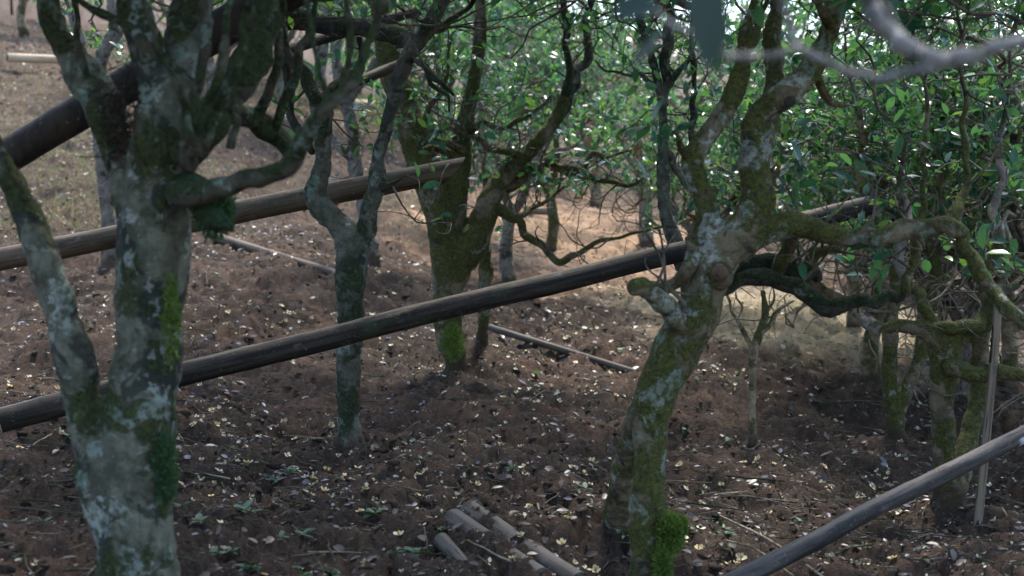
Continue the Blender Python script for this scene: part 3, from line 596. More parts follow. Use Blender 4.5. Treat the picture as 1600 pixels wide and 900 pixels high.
# --- blurred branch hanging into the frame right in front of the camera
def front_branch():
    D = 1.35; L = [[(1335, -60, 15), (1352, -10, 15), (1378, 42, 16), (1420, 76, 16), (1468, 96, 15), (1520, 86, 12), (1570, 70, 11), (1640, 55, 11)],
                   [(1475, 97, 10), (1425, 112, 9), (1372, 123, 7), (1310, 106, 7), (1262, 82, 7), (1238, 60, 6), (1228, 20, 6), (1210, -40, 6)],
                   [(1250, 72, 6), (1205, 88, 5, -.05), (1150, 88, 5, -.1), (1110, 82, 5, -.12), (1078, 52, 5, -.15), (1045, 36, 5, -.15), (1010, 10, 4, -.15), (985, -30, 4, -.15)],
                   [(1440, 85, 6, .05), (1405, 50, 5, .06), (1380, 5, 5, .06), (1360, -50, 5, .06)]]
    L = [kink(b, 70 + n) for n, b in enumerate(L)]
    base = at(1640, 55, D); root = thing('hanging_branch', base, 'blurred smooth grey branch dipping into the top corner, very near the lens', 'branch')
    for n, b in enumerate(L):
        P, r = line(b, D); Q, q = spline(P, r, .006); V, f1, f2 = tube(Q, q, 14, .06, 90 + n, True, .12); A = Acc(); A.add(V, f1, f2); link('limb' if n == 0 else 'branch', A.mesh('branch', base), M['bark_front'], root)
    for (px, py, dD, d, n, L_, w) in ((1092, -40, -.25, (.16, 0, -1), (.6, -1, .35), .078, 1.3), (955, 20, -.2, (.8, 0, .15), (0, -1, .5), .042, 1.3), (1040, 45, -.1, (-.75, 0, -.9), (.3, -.2, .9), .05, .8)):
        leaf_object('leaf', 'leaf_front', at(px, py, D + dD), unit(np.array(d)), unit(np.array(n)), L_, root, base, w)
front_branch()

# --- moss cushions on trunks
def moss_clump(root, base, centre, size, n, mat, seed, label=None):
    r = np.random.default_rng(seed); A = Acc()
    for _ in range(n):
        d = unit(r.normal(0, 1, 3)); p = centre + d * np.array(size) * r.random() ** .4; h = r.uniform(.006, .016); w = .0025
        s = unit(np.cross(d, r.normal(0, 1, 3))) * w; d2 = unit(d + r.normal(0, .6, 3) + np.array((0, -.3, .3)))
        A.add(np.array([p - s, p + s, p + d2 * h * .6 + s * .8, p + d2 * h]), np.array([(0, 1, 2), (0, 2, 3)]))
    o = tag(link('moss', A.mesh('moss', base), M[mat], root), label, kind='stuff'); return o
moss_clump(t4, b4, at(1046, 835, 3.64), (.034, .03, .06), 2400, 'moss', 1, 'bright green moss cushion near the foot')
moss_clump(t4, b4, at(1062, 822, 3.66), (.022, .02, .028), 900, 'moss', 2)
moss_clump(t4, b4, at(1036, 880, 3.62), (.024, .02, .05), 900, 'moss', 9)
moss_clump(t1, b1, at(258, 735, 2.955), (.026, .03, .085), 1300, 'moss_dark', 3, 'dark green moss running down one side')
moss_clump(t1, b1, at(268, 500, 2.95), (.016, .03, .10), 900, 'moss', 4)
moss_clump(t3, b3, at(708, 535, 6.9), (.06, .05, .10), 1600, 'moss', 6)
def stub():
    P, r = line([(280, 285, 22, 0), (302, 298, 25, -.05), (318, 318, 23, -.08), (330, 336, 19, -.1), (346, 347, 12, -.12), (362, 356, 7, -.12)], 3.0); Q, q = spline(P, r, .006)
    V, a, b = tube(Q, q, 14, .12, 3, True, .25); A = Acc(); A.add(V, a, b); tag(link('stub', A.mesh('stub', b1), M['bark_stub'], t1), 'short broken stub wrapped in dark green moss')
    moss_clump(t1, b1, at(334, 328, 2.92), (.042, .04, .06), 2600, 'moss_dark', 5)
stub()

# ------------------------------------------------------------------ bamboo poles
def pole(name, label, cat, a, b, ra, rb, mat, nodes=(), open_end=(False, True), cut=0.0, sag=0.0, group=None, seed=0, bend=None):
    """straight or slightly bowed bamboo culm from a to b, with node rings as parts"""
    a, b = np.array(a), np.array(b); L = np.linalg.norm(b - a); z = unit(b - a); x = unit(np.cross(z, (0, 0, 1.0))); y = np.cross(z, x)
    root = bpy.data.objects.new(name, None); C.objects.link(root); tag(root, label, cat, group); root.empty_display_size = .1
    root.matrix_world = Matrix(((x[0], y[0], z[0], a[0]), (x[1], y[1], z[1], a[1]), (x[2], y[2], z[2], a[2]), (0, 0, 0, 1)))
    n = max(12, int(L / .025)); k = 22; t = np.linspace(0, 1, n); rr = ra + (rb - ra) * t
    for q in nodes: rr = rr * (1 + .035 * np.exp(-((t - q) * L / .03) ** 2))
    off = sag * 4 * t * (1 - t)
    ang = np.arange(k) * 2 * math.pi / k
    wob = (vnoise(np.stack([t * L * 3, t * 0 + seed, t * 0], 1), seed) - .5) * .005
    V = np.zeros((n, k, 3)); rad_ = rr[:, None] * (1 + .05 * (vnoise(np.stack([np.cos(ang)[None] * 2 + 0 * t[:, None], np.sin(ang)[None] * 2 + 0 * t[:, None], 6 * L * t[:, None] + 0 * ang[None]], -1), seed + 3) - .5))
    V[..., 0] = np.cos(ang)[None] * rad_ + wob[:, None]; V[..., 1] = np.sin(ang)[None] * rad_ - off[:, None] + wob[:, None]; V[..., 2] = (t * L)[:, None]
    if cut: V[-1, :, 2] += -cut * rb * (1 + np.sin(ang - .4)) ; 
    for q in range(2, 9): V[-q, :, 2] = np.minimum(V[-q, :, 2], V[-q + 1, :, 2] - .003)
    A = Acc(); i = np.arange(n - 1)[:, None] * k; j = np.arange(k)[None]; j2 = (j + 1) % k
    A.add(V.reshape(-1, 3), np.stack([i + j, i + j2, i + k + j2, i + k + j], -1).reshape(-1, 4)); me_o = None
    if not open_end[0]: A.add(np.vstack([V[0], [[0, 0, 0]]]), np.stack([np.full(k, k), (np.arange(k) + 1) % k, np.arange(k)], 1))
    if not open_end[1]: A.add(np.vstack([V[-1], [V[-1].mean(0)]]), np.stack([np.full(k, k), np.arange(k), (np.arange(k) + 1) % k], 1))
    link('culm', A.mesh('culm'), M[mat], root)
    for e, r0 in ((0, ra), (1, rb)):
        if not open_end[e]: continue
        o = V[0] if e == 0 else V[-1]; c = o.mean(0); dirn = np.array((0, 0, 1.0 if e == 0 else -1.0)); inner = c + (o - c) * .74
        deep = inner + dirn * min(.25, L * .4); R_ = Acc(); J = np.arange(k); J2 = (J + 1) % k
        R_.add(np.vstack([o, inner + dirn * .002]), np.stack([J, J2, k + J2, k + J], 1)); link('cut_rim', R_.mesh('cut_rim'), M['cut'], root)
        I = Acc(); I.add(np.vstack([inner + dirn * .002, deep, deep.mean(0)[None]]), np.stack([J, J2, k + J2, k + J], 1), np.stack([np.full(k, 2 * k), k + J, k + J2], 1)); link('hollow', I.mesh('hollow'), M['hollow'], root)
    for q in nodes:
        r0 = (ra + (rb - ra) * q) * 1.045; zc = q * L; prof = [(-.014, .955), (-.006, .99), (-.002, 1.005), (.001, .97), (.004, 1.0), (.012, .955)]
        Vn = np.stack([np.stack([np.cos(ang) * r0 * s_, np.sin(ang) * r0 * s_ - sag * 4 * q * (1 - q), np.full(k, zc + dz)], 1) for dz, s_ in prof]); w = float(np.interp(q, t, wob)); Vn[..., 0] += w; Vn[..., 1] += w
        m = len(prof); ii = np.arange(m - 1)[:, None] * k; B = Acc(); B.add(Vn.reshape(-1, 3), np.stack([ii + j, ii + j2, ii + k + j2, ii + k + j], -1).reshape(-1, 4)); link('node_ring', B.mesh('node_ring'), M[mat], root)
    return root
def px_r(hw, D): return hw * D / F
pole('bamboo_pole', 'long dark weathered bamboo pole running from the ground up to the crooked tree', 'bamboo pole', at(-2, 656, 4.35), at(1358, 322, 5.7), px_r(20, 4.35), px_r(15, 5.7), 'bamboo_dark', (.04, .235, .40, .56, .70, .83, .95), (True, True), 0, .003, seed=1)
pole('bamboo_pole', 'brown bamboo pole with an obliquely cut tip lying behind the V shaped tree', 'bamboo pole', at(-40, 414, 5.6), at(730, 262, 5.5), px_r(18, 5.6), px_r(17.5, 5.5), 'bamboo_brown', (.17, .36, .53, .68, .83, .94), (True, True), 1.3, .004, seed=2)
M['bamboo_scraped'] = bamboo('grey brown bamboo with a scraped patch', (.016, .014, .014), (.075, .066, .060), (.012, .011, .012), (1.36, 1.62, .35), .2, (.13, .115, .10))
pole('bamboo_pole', 'grey brown bamboo pole in the near corner with a pale scraped patch', 'bamboo pole', at(1120, 922, 3.45), at(1660, 650, 4.5), px_r(15.5, 3.45), px_r(13, 4.5), 'bamboo_scraped', (.13, .33, .49, .60, .76, .9), (False, True), 0, .003, seed=3)
pole('bamboo_stake', 'upright thin bamboo stake with a tan middle crossing behind the corner pole', 'stake', at(1523, 870, 4.55), at(1561, 455, 4.75), px_r(7, 4.5), px_r(6.5, 4.75), 'bamboo_stake', (.2, .45, .7), (False, True), 0, .0, seed=4)
# charred log through the fork of the closest tree
def charred_log():
    P, r = line([(-60, 284, 28), (0, 250, 27), (100, 191, 27), (240, 108, 28), (340, 48, 30), (430, -4, 30), (540, -60, 30)], 3.62); Q, q = spline(P, r, .02); off = P[0]
    V, a, b = tube(Q, q, 22, .03, 8, True, .05); A = Acc(); A.add(V, a, b)
    tag(link('charred_log', A.mesh('charred_log', off), M['charred'], None, off), 'thick black charred log resting in the fork of the closest tree', 'log')
charred_log()

def ground_pole(px0, py0, px1, py1, hw, mat, label, nodes, seed, lift=.0, name='fallen_bamboo', cat='bamboo pole', open_end=(True, True)):
    a, Da = hit_ground(px0, py0); b, Db = hit_ground(px1, py1); a = a.copy(); b = b.copy(); ra, rb = px_r(hw, Da), px_r(hw * .92, Db)
    a[2] = float(smooth_h(a[0], a[1])) + ra * .7 + lift; b[2] = float(smooth_h(b[0], b[1])) + rb * .7 + lift
    return pole(name, label, cat, a, b, ra, rb, mat, nodes, open_end, 0, 0, seed=seed)
ground_pole(328, 371, 545, 440, 8, 'bamboo_brown', 'thin brown pole lying on the litter slope behind the V shaped tree', (.1, .35, .6, .85), 11, -.015)
ground_pole(765, 515, 995, 582, 5.5, 'bamboo_old', 'thin pole lying on the soil right of the broad mossy trunk', (.1, .4, .66), 12, -.026)
ground_pole(12, 106, 120, 107, 7, 'bamboo_pale', 'pale straw coloured pole lying high up on the slope', (.4,), 13, .06)
ground_pole(500, 172, 590, 176, 7, 'bamboo_pale', 'pale pole lying far off between the stems behind the brown pole', (.5,), 14, .06)
ground_pole(824, 338, 868, 342, 6, 'bamboo_grey', 'short tube end with a black hole lying on the orange clay', (.7,), 15, .03)
ground_pole(1485, 548, 1535, 546, 6, 'bamboo_pale', 'pale pole piece seen behind the spreading mossy tree', (.4,), 16, .03)
ground_pole(733, 813, 905, 922, 20, 'bamboo_old', 'longer of the split bamboo pieces lying on the near soil', (.25, .62), 17, -.030, open_end=(False, False))
ground_pole(706, 824, 845, 915, 19, 'bamboo_old', 'half buried split bamboo piece between its two neighbours on the near soil', (.4,), 18, -.031, open_end=(False, False))
ground_pole(690, 850, 727, 893, 12, 'bamboo_old', 'shortest split bamboo piece lying beside the two longer ones', (.6,), 19, -.020, open_end=(False, False))
pole('bamboo_pole', 'thick bamboo tube wedged in the far stems, its round hollow end facing the camera', 'bamboo pole', at(1343, 266, 7.0), at(1400, 215, 8.6), px_r(14, 7.0), px_r(11, 8.6), 'bamboo_grey', (.3, .6), (True, False), seed=21)
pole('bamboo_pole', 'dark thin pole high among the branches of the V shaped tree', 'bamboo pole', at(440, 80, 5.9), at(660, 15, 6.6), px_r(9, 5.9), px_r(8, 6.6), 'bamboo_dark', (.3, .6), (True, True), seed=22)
pole('bamboo_pole', 'brown pole stub behind the right stem of the V shaped tree', 'bamboo pole', at(500, 152, 6.3), at(638, 95, 6.7), px_r(8, 6.3), px_r(8, 6.7), 'bamboo_brown', (.3, .7), (False, False), seed=23)

# tangle of roots caught in the fork
def tangle():
    r = np.random.default_rng(5); c = at(196, 190, 2.98); A = Acc()
    for _ in range(150):
        p = c + r.normal(0, 1, 3) * np.array((.022, .02, .045)); d = unit(r.normal(0, 1, 3) + np.array((0, 0, -.3))); pts = [p]
        for _ in range(4): d = unit(d + r.normal(0, .5, 3)); pts.append(pts[-1] + d * .016)
        V, a, b = tube(np.array(pts), np.full(5, r.uniform(.0007, .002)), 4, 0, 0, False); A.add(V - c, a, b)
    M['root'] = bark('dry roots', ((.05, .03, .02), (.11, .065, .04)), 0, 0, .5)
    tag(link('root_tangle', A.mesh('root_tangle'), M['root'], None, c), 'brown tangle of dry rootlets caught in the fork of the closest tree', 'debris', kind='thing')
tangle()

# ------------------------------------------------------------------ the trees further back
def far_tree(px, D, seed, label, mat='bark_pale', lmat='leaf_far', h=1.0, nst=3, lean=0.0, leaves=10, lev=2, nparts=12, kids=3, size=.085, low=.55, limbs=4, twmat='twig_far', rad0=.045, keep=None):
    r = np.random.default_rng(seed); base = on_ground(px, D); root = thing('tea_tree', base, label, 'tree', 'tea trees further up the slope'); cr = Crown(seed + 1)
    fork = base + np.array((lean * .1, 0, r.uniform(.18, .4) * h)); P = np.array([base - (0, 0, .1), base + (0, 0, .02), (base + fork) / 2 + np.append(r.normal(0, .02, 2), 0), fork])
    Q, q = spline(P, np.array([rad0 * 1.4, rad0 * 1.15, rad0, rad0 * .9]), .03); A = Acc(); A.add(*tube(Q, q, 12, .1, seed, True, .15)); link('trunk', A.mesh('trunk', base), M[mat], root)
    for s in range(nst):
        a = s * 2 * math.pi / nst + r.uniform(-.5, .5); d = unit(np.array((math.cos(a) * .6 + lean * .5, math.sin(a) * .6, 1.0))); p = fork - (0, 0, .03); pts = [p]; n = 9; st = h * r.uniform(.9, 1.15) / n
        for i in range(n):
            d = unit(d + r.normal(0, .30, 3) + np.array((0, 0, .12))); p = p + d * st; pts.append(p)
        pts = np.array(pts); rr = np.linspace(rad0 * .72, rad0 * .3, n + 1); Q, q = spline(pts, rr, .03); A = Acc(); A.add(*tube(Q, q, 9, .1, seed + s, True, .2)); link('stem', A.mesh('stem', base), M[mat], root)
        for c in range(limbs):
            i = int(r.integers(int(n * low), n + 1)) if c else n; dd = unit(r.normal(0, 1, 3) * np.array((1, 1, .5)) + np.array((0, 0, .35)))
            if c % 2: cr.grow(pts[i], unit(r.normal(0, 1, 3) * np.array((1, 1, .6)) + np.array((0, 0, .2))), h * r.uniform(.25, .5), rr[i] * .5, 2, .03, 1.1, 2, 0, size)
            cr.grow(pts[i], dd, h * r.uniform(.35, .6), rr[i] * .62, lev, .06, 1.0, kids, leaves, size)
    cr.build(root, base, twmat, lmat, nparts, 9, .0032, 4, keep)
    return root
def clearing(P):
    """the open ground beneath the crowns stays clear of leaves"""
    x, y, d = to_px(P); lim = 330 + 110 * vnoise2(x / 90, y * 0 + d, 3); return ~((x > 800) & (x < 1010) & (y > 300)) & ~((x < 620) & (y > 190)) & (y < lim)
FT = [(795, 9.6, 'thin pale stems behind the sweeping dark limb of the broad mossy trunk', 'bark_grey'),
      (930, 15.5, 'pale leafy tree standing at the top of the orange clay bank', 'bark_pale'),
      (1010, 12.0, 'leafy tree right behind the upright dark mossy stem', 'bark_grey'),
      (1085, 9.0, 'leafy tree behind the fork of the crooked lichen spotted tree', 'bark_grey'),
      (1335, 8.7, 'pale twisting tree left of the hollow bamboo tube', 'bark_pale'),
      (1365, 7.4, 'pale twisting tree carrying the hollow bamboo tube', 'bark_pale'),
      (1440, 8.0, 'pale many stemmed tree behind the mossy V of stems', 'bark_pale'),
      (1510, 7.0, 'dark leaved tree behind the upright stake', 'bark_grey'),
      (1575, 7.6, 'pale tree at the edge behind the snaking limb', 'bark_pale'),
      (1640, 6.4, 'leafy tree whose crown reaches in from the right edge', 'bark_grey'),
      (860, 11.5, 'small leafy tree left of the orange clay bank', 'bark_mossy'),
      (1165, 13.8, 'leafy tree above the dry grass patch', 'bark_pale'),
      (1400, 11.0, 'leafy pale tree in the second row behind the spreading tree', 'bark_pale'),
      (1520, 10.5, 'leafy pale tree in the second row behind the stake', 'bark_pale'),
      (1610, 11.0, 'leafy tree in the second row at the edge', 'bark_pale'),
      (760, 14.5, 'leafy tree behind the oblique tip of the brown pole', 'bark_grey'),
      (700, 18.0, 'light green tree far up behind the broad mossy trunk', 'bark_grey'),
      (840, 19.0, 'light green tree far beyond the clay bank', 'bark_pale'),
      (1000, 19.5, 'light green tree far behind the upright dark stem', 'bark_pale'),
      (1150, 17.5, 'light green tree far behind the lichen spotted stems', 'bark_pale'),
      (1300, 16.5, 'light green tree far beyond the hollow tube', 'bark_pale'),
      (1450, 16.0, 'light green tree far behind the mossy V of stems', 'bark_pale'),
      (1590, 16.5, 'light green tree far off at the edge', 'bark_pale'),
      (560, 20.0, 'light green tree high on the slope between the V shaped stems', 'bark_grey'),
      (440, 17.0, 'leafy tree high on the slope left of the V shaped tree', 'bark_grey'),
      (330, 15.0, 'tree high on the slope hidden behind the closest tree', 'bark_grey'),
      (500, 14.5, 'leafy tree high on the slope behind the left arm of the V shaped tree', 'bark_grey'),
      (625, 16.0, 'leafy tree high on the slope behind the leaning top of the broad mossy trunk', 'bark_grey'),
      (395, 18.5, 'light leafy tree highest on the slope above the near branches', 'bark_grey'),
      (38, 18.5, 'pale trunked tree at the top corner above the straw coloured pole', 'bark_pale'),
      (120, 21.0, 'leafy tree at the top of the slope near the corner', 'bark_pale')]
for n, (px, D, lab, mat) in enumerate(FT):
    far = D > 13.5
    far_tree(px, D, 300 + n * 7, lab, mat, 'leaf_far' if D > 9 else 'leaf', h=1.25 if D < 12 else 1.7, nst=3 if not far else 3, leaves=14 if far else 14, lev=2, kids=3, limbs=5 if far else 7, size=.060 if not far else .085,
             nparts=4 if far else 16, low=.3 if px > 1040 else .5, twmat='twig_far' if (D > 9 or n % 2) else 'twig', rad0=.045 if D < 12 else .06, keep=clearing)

# far wood beyond: one mass nobody could count
def far_wood():
    r = np.random.default_rng(77); n = 15000
    px = r.uniform(520, 1800, n); D = r.uniform(20, 32, n); base = np.stack([(px - 800) / F * D, D * cp, np.zeros(n)], 1); base[:, 2] = smooth_h(base[:, 0], base[:, 1])
    hh = 3.4 * r.random(n) ** .8; P = base + np.stack([0 * hh, 0 * hh, hh], 1); clump = vnoise(P * .9, 8) > .40; P = P[clump]; n = len(P)
    Dn = unit(r.normal(0, 1, (n, 3))); Nn = unit(r.normal(0, .7, (n, 3)) + np.array((0, -.2, 1)))
    tag(link('far_foliage', leaf_mesh('far_foliage', P, Dn, Nn, r.uniform(.12, .24, n)), M['leaf_far']), 'soft mass of leaves of the wood beyond the tea trees', 'foliage', kind='stuff')
far_wood()

# ------------------------------------------------------------------ litter on the soil
def scatter(n, seed, y0=210, y1=900, power=1.0, dens=None, xr=(0, 1600)):
    """points of the ground spread over the ground in view, denser where dens says"""
    r = np.random.default_rng(seed); D = np.exp(r.uniform(math.log(2.9), math.log(20), n * 4)); px = r.uniform(xr[0] - 30, xr[1] + 30, n * 4)
    w = D ** power; D = D[r.random(n * 4) < w / w.max()]; px = px[:len(D)]
    X = (px - 800) / F * D; Y = D * cp
    for _ in range(3): Y = (D + (smooth_h(X, Y) - CAM_Z) * sp_) / cp
    if dens is not None:
        k = r.random(len(X)) < dens(X, Y, D); X, Y = X[k], Y[k]
    X, Y = X[:n], Y[:n]; Z = gh(X, Y); return np.stack([X, Y, Z], 1), r
def normal_at(P, e=.03):
    gx = (gh(P[:, 0] + e, P[:, 1]) - gh(P[:, 0] - e, P[:, 1])) / (2 * e); gy = (gh(P[:, 0], P[:, 1] + e) - gh(P[:, 0], P[:, 1] - e)) / (2 * e)
    return unit(np.stack([-gx, -gy, np.ones(len(P))], 1))
bpy.context.view_layer.update()
DG = bpy.context.evaluated_depsgraph_get()
def visible(P):
    out = np.zeros(len(P), bool); o = Vector((0, 0, CAM_Z))
    x, y, d = to_px(P); ok = (x > 4) & (x < 1596) & (y > 4) & (y < 896)
    for i in np.where(ok)[0]:
        t = Vector(P[i]) ; v = t - o; hit = S.ray_cast(DG, o, v.normalized(), distance=v.length - .03)
        out[i] = not hit[0]
    return out

def flower_mesh(seed, petals, cup):
    r = np.random.default_rng(seed); A = Acc(); 
    for k in range(petals):
        a = 2 * math.pi * k / petals + r.uniform(-.3, .3); d = np.array((math.cos(a), math.sin(a), 0)); s = np.array((-math.sin(a), math.cos(a), 0)); u = np.array((0, 0, 1.0)); l = r.uniform(.012, .018); c = cup * r.uniform(.5, 1.4)
        V = np.array([d * .002, d * l * .55 + s * l * .45 + u * l * c * .4, d * l * .6 + u * l * c * .25, d * l * .55 - s * l * .45 + u * l * c * .4, d * l + u * l * c + s * l * .22, d * l * 1.02 + u * l * c * .9 - s * l * .2])
        A.add(V, np.array([(0, 2, 1), (0, 3, 2), (2, 4, 1), (2, 5, 4), (2, 3, 5)]))
    return A.mesh('petals')
FL = [flower_mesh(1, 6, .5), flower_mesh(2, 5, .9), flower_mesh(3, 3, .8), flower_mesh(4, 4, .3), flower_mesh(5, 2, .5)]
def stamen_mesh():
    r = np.random.default_rng(9); A = Acc()
    for _ in range(26):
        a = r.uniform(0, 6.28); q = r.random() ** .5 * .0055; p = np.array((math.cos(a) * q * .5, math.sin(a) * q * .5, .001)); e = np.array((math.cos(a) * q, math.sin(a) * q, .008 + r.uniform(-.001, .002))); s = np.array((math.sin(a), -math.cos(a), 0)) * .0011
        A.add(np.array([p - s * .5, p + s * .5, e + s, e - s]), np.array([(0, 1, 2, 3)]))
    return A.mesh('stamens')
ST = stamen_mesh()
for m in FL: m.materials.append(M['petal'])
ST.materials.append(M['stamen'])
def rot_of(n, yaw):
    q = Vector((0, 0, 1)).rotation_difference(Vector(n)); return q.to_matrix().to_4x4() @ Matrix.Rotation(yaw, 4, 'Z')
def mesh_np(me):
    V = np.zeros(len(me.vertices) * 3, np.float32); me.vertices.foreach_get('co', V); T = [tuple(p.vertices) for p in me.polygons]; return V.reshape(-1, 3), T
def fl_dens(X, Y, D):
    c = .5 * vnoise2(X * 1.1, Y * 1.1, 40) + .5 * vnoise2(X * 3.7, Y * 3.7, 41); return np.clip(.12 + 3.2 * (c - .42), .05, 1) * np.clip(1.3 - np.abs(D - 8) / 16, .35, 1)
def scatter_flowers():
    P, r = scatter(14000, 101, dens=fl_dens, power=1.6); N = unit(normal_at(P) + r.normal(0, .25, P.shape)); sc = r.uniform(.4, 1.0, len(P)); yaw = r.uniform(0, 6.28, len(P)); kind = r.choice(5, len(P), p=[.2, .2, .22, .2, .18])
    P = P + N * .004; vis = visible(P + np.array((0, 0, .006))); _, _, d = to_px(P); order = np.argsort(np.where(vis, -sc / d, 1e9)); one = order[:min(300, int(vis.sum()))]; m = np.ones(len(P), bool); m[one] = False
    for i in one:
        o = link('fallen_flower', FL[kind[i]]); tag(o, 'small creamy white tea flower fallen on the bare brown soil', 'flower', 'fallen tea flowers on the soil')
        o.matrix_world = Matrix.Translation(Vector(P[i])) @ rot_of(N[i], yaw[i]) @ Matrix.Scale(float(sc[i]), 4)
        if kind[i] < 2: link('stamens', ST, None, o)
    A = Acc()
    for k in range(5):
        V, T = mesh_np(FL[k]); idx = np.where(m & (kind == k))[0]; T = np.array(T)
        for i in idx:
            R_ = np.array(rot_of(N[i], yaw[i]).to_3x3()); A.add((V @ R_.T) * sc[i] + P[i], T)
    tag(link('scattered_petals', A.mesh('scattered_petals'), M['petal']), 'countless creamy petals sprinkled over the tilled slope', 'petals', kind='stuff')
scatter_flowers()

def scatter_leaves():
    P, r = scatter(24000, 103, power=1.2, dens=lambda X, Y, D: np.clip(.3 + 1.4 * (vnoise2(X * 1.1, Y * 1.1, 50) - .3), .1, 1)); n = len(P)
    N = unit(normal_at(P) + r.normal(0, .4, P.shape)); Dv = unit(r.normal(0, 1, P.shape) * np.array((1, 1, .3))); L = .013 + .036 * r.random(n) ** 1.8; P = P + N * .007
    vis = visible(P + np.array((0, 0, .012))); _, _, d = to_px(P); one = np.argsort(np.where(vis, -L / d, 1e9))[:min(300, int(vis.sum()))]; m = np.ones(n, bool); m[one] = False
    for i in one:
        o = leaf_object('dead_leaf', 'dead', P[i], Dv[i], N[i], float(L[i]), None, np.zeros(3), float(r.uniform(.8, 1.4)))
        tag(o, 'curled dry leaf lying on the bare brown soil', 'dead leaf', 'dry leaves on the soil')
    tag(link('leaf_litter', leaf_mesh('leaf_litter', P[m], Dv[m], N[m], L[m]), M['dead']), 'dry leaf litter worked into the tilled slope', 'litter', kind='stuff')
scatter_leaves()

def scatter_fragments():
    P, r = scatter(80000, 105, power=1.3, dens=lambda X, Y, D: np.clip(.35 + 1.3 * (vnoise2(X * 2.3, Y * 2.3, 70) - .3), .15, 1)); n = len(P); L = (.004 + .018 * r.random(n) ** 2) * np.clip(P[:, 1] / 7, 1, 2.4)
    a = r.uniform(0, 6.28, n); d = unit(np.stack([np.cos(a), np.sin(a), r.normal(0, .35, n)], 1)); s = unit(np.cross(d, r.normal(0, .5, (n, 3)) + np.array((0, 0, 1)))) * (L * r.uniform(.12, .6, n))[:, None]; d = d * L[:, None]; P = P + np.array((0, 0, .004))
    V = np.stack([P - d * .5, P + s * .5, P + d * .5, P - s * .5], 1).reshape(-1, 3); tag(link('leaf_fragments', fast_mesh('leaf_fragments', V, [np.arange(4 * n).reshape(-1, 4)], False), M['fragment']), 'crumbled leaf and bark fragments mixed into the soil', 'litter', kind='stuff')
M['fragment'] = leafmat('leaf fragment', (.022, .016, .013), (.14, .10, .075), (.22, .20, .20), .6, .05, .22)
scatter_fragments()

def scatter_clods():
    P, r = scatter(10000, 107, power=.7, dens=lambda X, Y, D: np.clip(.1 + 2 * (vnoise2(X * 1.7, Y * 1.7, 60) - .3), .05, 1)); A = Acc()
    ico = np.array([(0, 0, 1), (.894, 0, .447), (.276, .851, .447), (-.724, .526, .447), (-.724, -.526, .447), (.276, -.851, .447), (.724, .526, -.447), (-.276, .851, -.447), (-.894, 0, -.447), (-.276, -.851, -.447), (.724, -.526, -.447), (0, 0, -1)])
    tri = np.array([(0, 1, 2), (0, 2, 3), (0, 3, 4), (0, 4, 5), (0, 5, 1), (1, 6, 2), (2, 7, 3), (3, 8, 4), (4, 9, 5), (5, 10, 1), (6, 7, 2), (7, 8, 3), (8, 9, 4), (9, 10, 5), (10, 6, 1), (11, 7, 6), (11, 8, 7), (11, 9, 8), (11, 10, 9), (11, 6, 10)])
    for p in P:
        s = .004 + .017 * r.random() ** 3; A.add(p + ico * s * r.uniform(.5, 1.5, (12, 1)) * r.uniform(.7, 1.4, 3) * np.array((1, 1, .6)) - np.array((0, 0, s * .1)), tri)
    tag(link('soil_crumbs', A.mesh('soil_crumbs'), M['soil']), 'loose crumbs of brown earth all over the tilled slope', 'soil', kind='stuff')
scatter_clods()

def scatter_twigs():
    P, r = scatter(4200, 109, power=1.1); n = len(P); vis = visible(P + np.array((0, 0, .012))); _, _, d = to_px(P); A = Acc(); L = .03 + .20 * r.random(n) ** 2.2; one = set(np.argsort(np.where(vis, -L / d, 1e9))[:120])
    for i in range(n):
        a = r.uniform(0, 6.28); d_ = np.array((math.cos(a), math.sin(a), 0)); k = 6; t = np.linspace(-.5, .5, k)[:, None]; X = P[i] + d_ * t * L[i] + np.append(r.normal(0, .004, 2), 0); X = X + np.cumsum(r.normal(0, L[i] * .025, (k, 3)), 0)
        X[:, 2] = np.maximum(gh(X[:, 0], X[:, 1]), smooth_h(X[:, 0], X[:, 1]) - .03); X[:, 2] = np.convolve(np.pad(X[:, 2], 1, 'edge'), [.33, .34, .33], 'valid') + .008
        V, q, tt = tube(X, np.linspace(1, .5, k) * r.uniform(.0015, .0042), 5, 0, 0, True)
        if i in one:
            B = Acc(); B.add(V, q, tt); o = link('fallen_twig', B.mesh('fallen_twig', P[i]), M['straw' if r.random() < .12 else 'twig_dark' if r.random() < .5 else 'twig'], None, P[i]); tag(o, 'thin bare twig lying on the brown soil', 'twig', 'twigs on the soil')
        else: A.add(V, q, tt)
    tag(link('twig_litter', A.mesh('twig_litter'), M['twig']), 'fine dry twigs and straw strewn over the slope', 'litter', kind='stuff')
scatter_twigs()

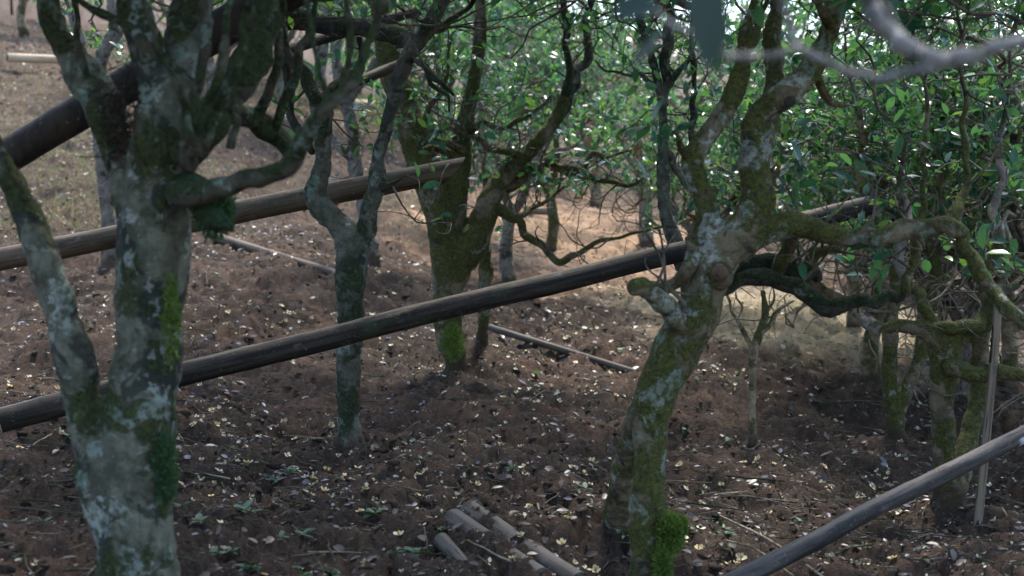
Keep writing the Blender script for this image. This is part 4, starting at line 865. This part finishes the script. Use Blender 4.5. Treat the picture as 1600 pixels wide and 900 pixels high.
def weeds():
    spots = [(585, 800), (620, 795), (625, 850), (440, 835), (450, 880), (470, 830), (1115, 790), (1090, 695), (915, 755), (310, 815), (330, 845), (1250, 785), (1370, 560), (1005, 520), (640, 700), (455, 740), (855, 815), (1130, 815), (60, 790), (110, 665),
             (660, 735), (520, 740), (430, 745), (770, 680), (340, 430), (90, 330), (110, 310), (140, 320), (80, 345), (590, 330), (840, 590), (915, 520), (1330, 690), (1240, 620), (1500, 640), (1560, 600), (360, 850), (380, 800), (690, 830), (800, 750)]
    r = np.random.default_rng(21)
    spots += [(int(a), int(b)) for a, b in zip(r.normal(480, 110, 8), r.uniform(770, 890, 8))] + [(int(a), int(b)) for a, b in zip(r.uniform(850, 1500, 14), r.uniform(480, 860, 14))]
    for n, (px, py) in enumerate(spots):
        p, D = hit_ground(px, py); k = int(r.integers(7, 16)); a = r.uniform(0, 6.28, k); q = r.random(k)
        P = np.stack([np.cos(a) * .03 * q, np.sin(a) * .03 * q, .004 + .03 * r.random(k)], 1); Dv = unit(np.stack([np.cos(a), np.sin(a), r.uniform(-.1, .7, k)], 1)); Nn = unit(np.stack([-np.cos(a) * .4, -np.sin(a) * .4, np.ones(k)], 1))
        me = leaf_mesh('weed_sprout', P * 0 + np.array((0, 0, .006)), Dv, Nn, r.uniform(.014, .045, k) * r.uniform(.6, 1.2), width=r.uniform(.8, 1.3)); bm = bmesh.new(); bm.from_mesh(me); bmesh.ops.remove_doubles(bm, verts=bm.verts, dist=1e-5); bm.to_mesh(me); bm.free(); root = link('weed_sprout', me, M['weed'], None, p); tag(root, 'small green weed sprouting from the bare soil', 'weed', 'weeds sprouting from the soil')
    for m, (a, b, c) in enumerate((((1125, 800), (1205, 850), (1295, 905)), ((1135, 850), (1180, 868), (1240, 905)), ((838, 770), (840, 795), (842, 815)))):
        P = np.array([hit_ground(*q)[0] for q in (a, b, c)]); P[:, 2] += (.02, .05, .03); Q, q = spline(P, np.full(3, .0035), .02); V, f, t = tube(Q, q, 6); A = Acc(); A.add(V - P[0], f, t)
        tag(link('dry_stalk', A.mesh('dry_stalk'), M['straw'], None, P[0]), ('long pale dry stalk arching over the near soil toward the corner pole', 'shorter dry stalk just below the long arching one', 'short pale stick standing in the soil below the long dark pole')[m], 'stalk')
weeds()
def grass(px, py, rx, ry, n, seed, name, label, h=.06):
    c, D = hit_ground(px, py); r = np.random.default_rng(seed); X = c[0] + r.normal(0, rx, n); Y = c[1] + r.normal(0, ry, n); Z = gh(X, Y); P = np.stack([X, Y, Z], 1); H = r.uniform(.4, 1, n) * h; a = r.uniform(0, 6.28, n); s = np.stack([np.cos(a), np.sin(a), 0 * a], 1) * .003; tip = P + np.stack([r.normal(0, .03, n), r.normal(0, .03, n), H], 1)
    V = np.stack([P - s, P + s, tip], 1).reshape(-1, 3); tag(link(name, fast_mesh(name, V, [np.arange(3 * n).reshape(-1, 3)]), M['grass']), label, 'grass', kind='stuff')
M['grass'] = leafmat('dry grass', (.28, .24, .11), (.42, .36, .18), (.16, .19, .07), .7, .3, .25)
grass(1265, 508, .45, .5, 1500, 5, 'grass', 'dry yellowish grass patch right of the crooked tree', .035)
grass(100, 330, .35, .5, 1500, 6, 'grass', 'thin green grass beside the narrow straight trunk', .05)
for n, (px, py, rx, ry, k) in enumerate(((60, 215, .5, .8, 1500), (150, 260, .5, .6, 1200), (390, 262, .6, .8, 900), (75, 140, .6, 1.2, 1500), (330, 120, .8, 1.5, 2000), (640, 330, .4, .7, 500))):
    grass(px, py, rx, ry, k, 30 + n, 'grass', 'sparse green grass on the upper slope', .07)
grass(570, 165, .6, 1.2, 5000, 7, 'grass', 'green grass high on the slope between the stems', .16)
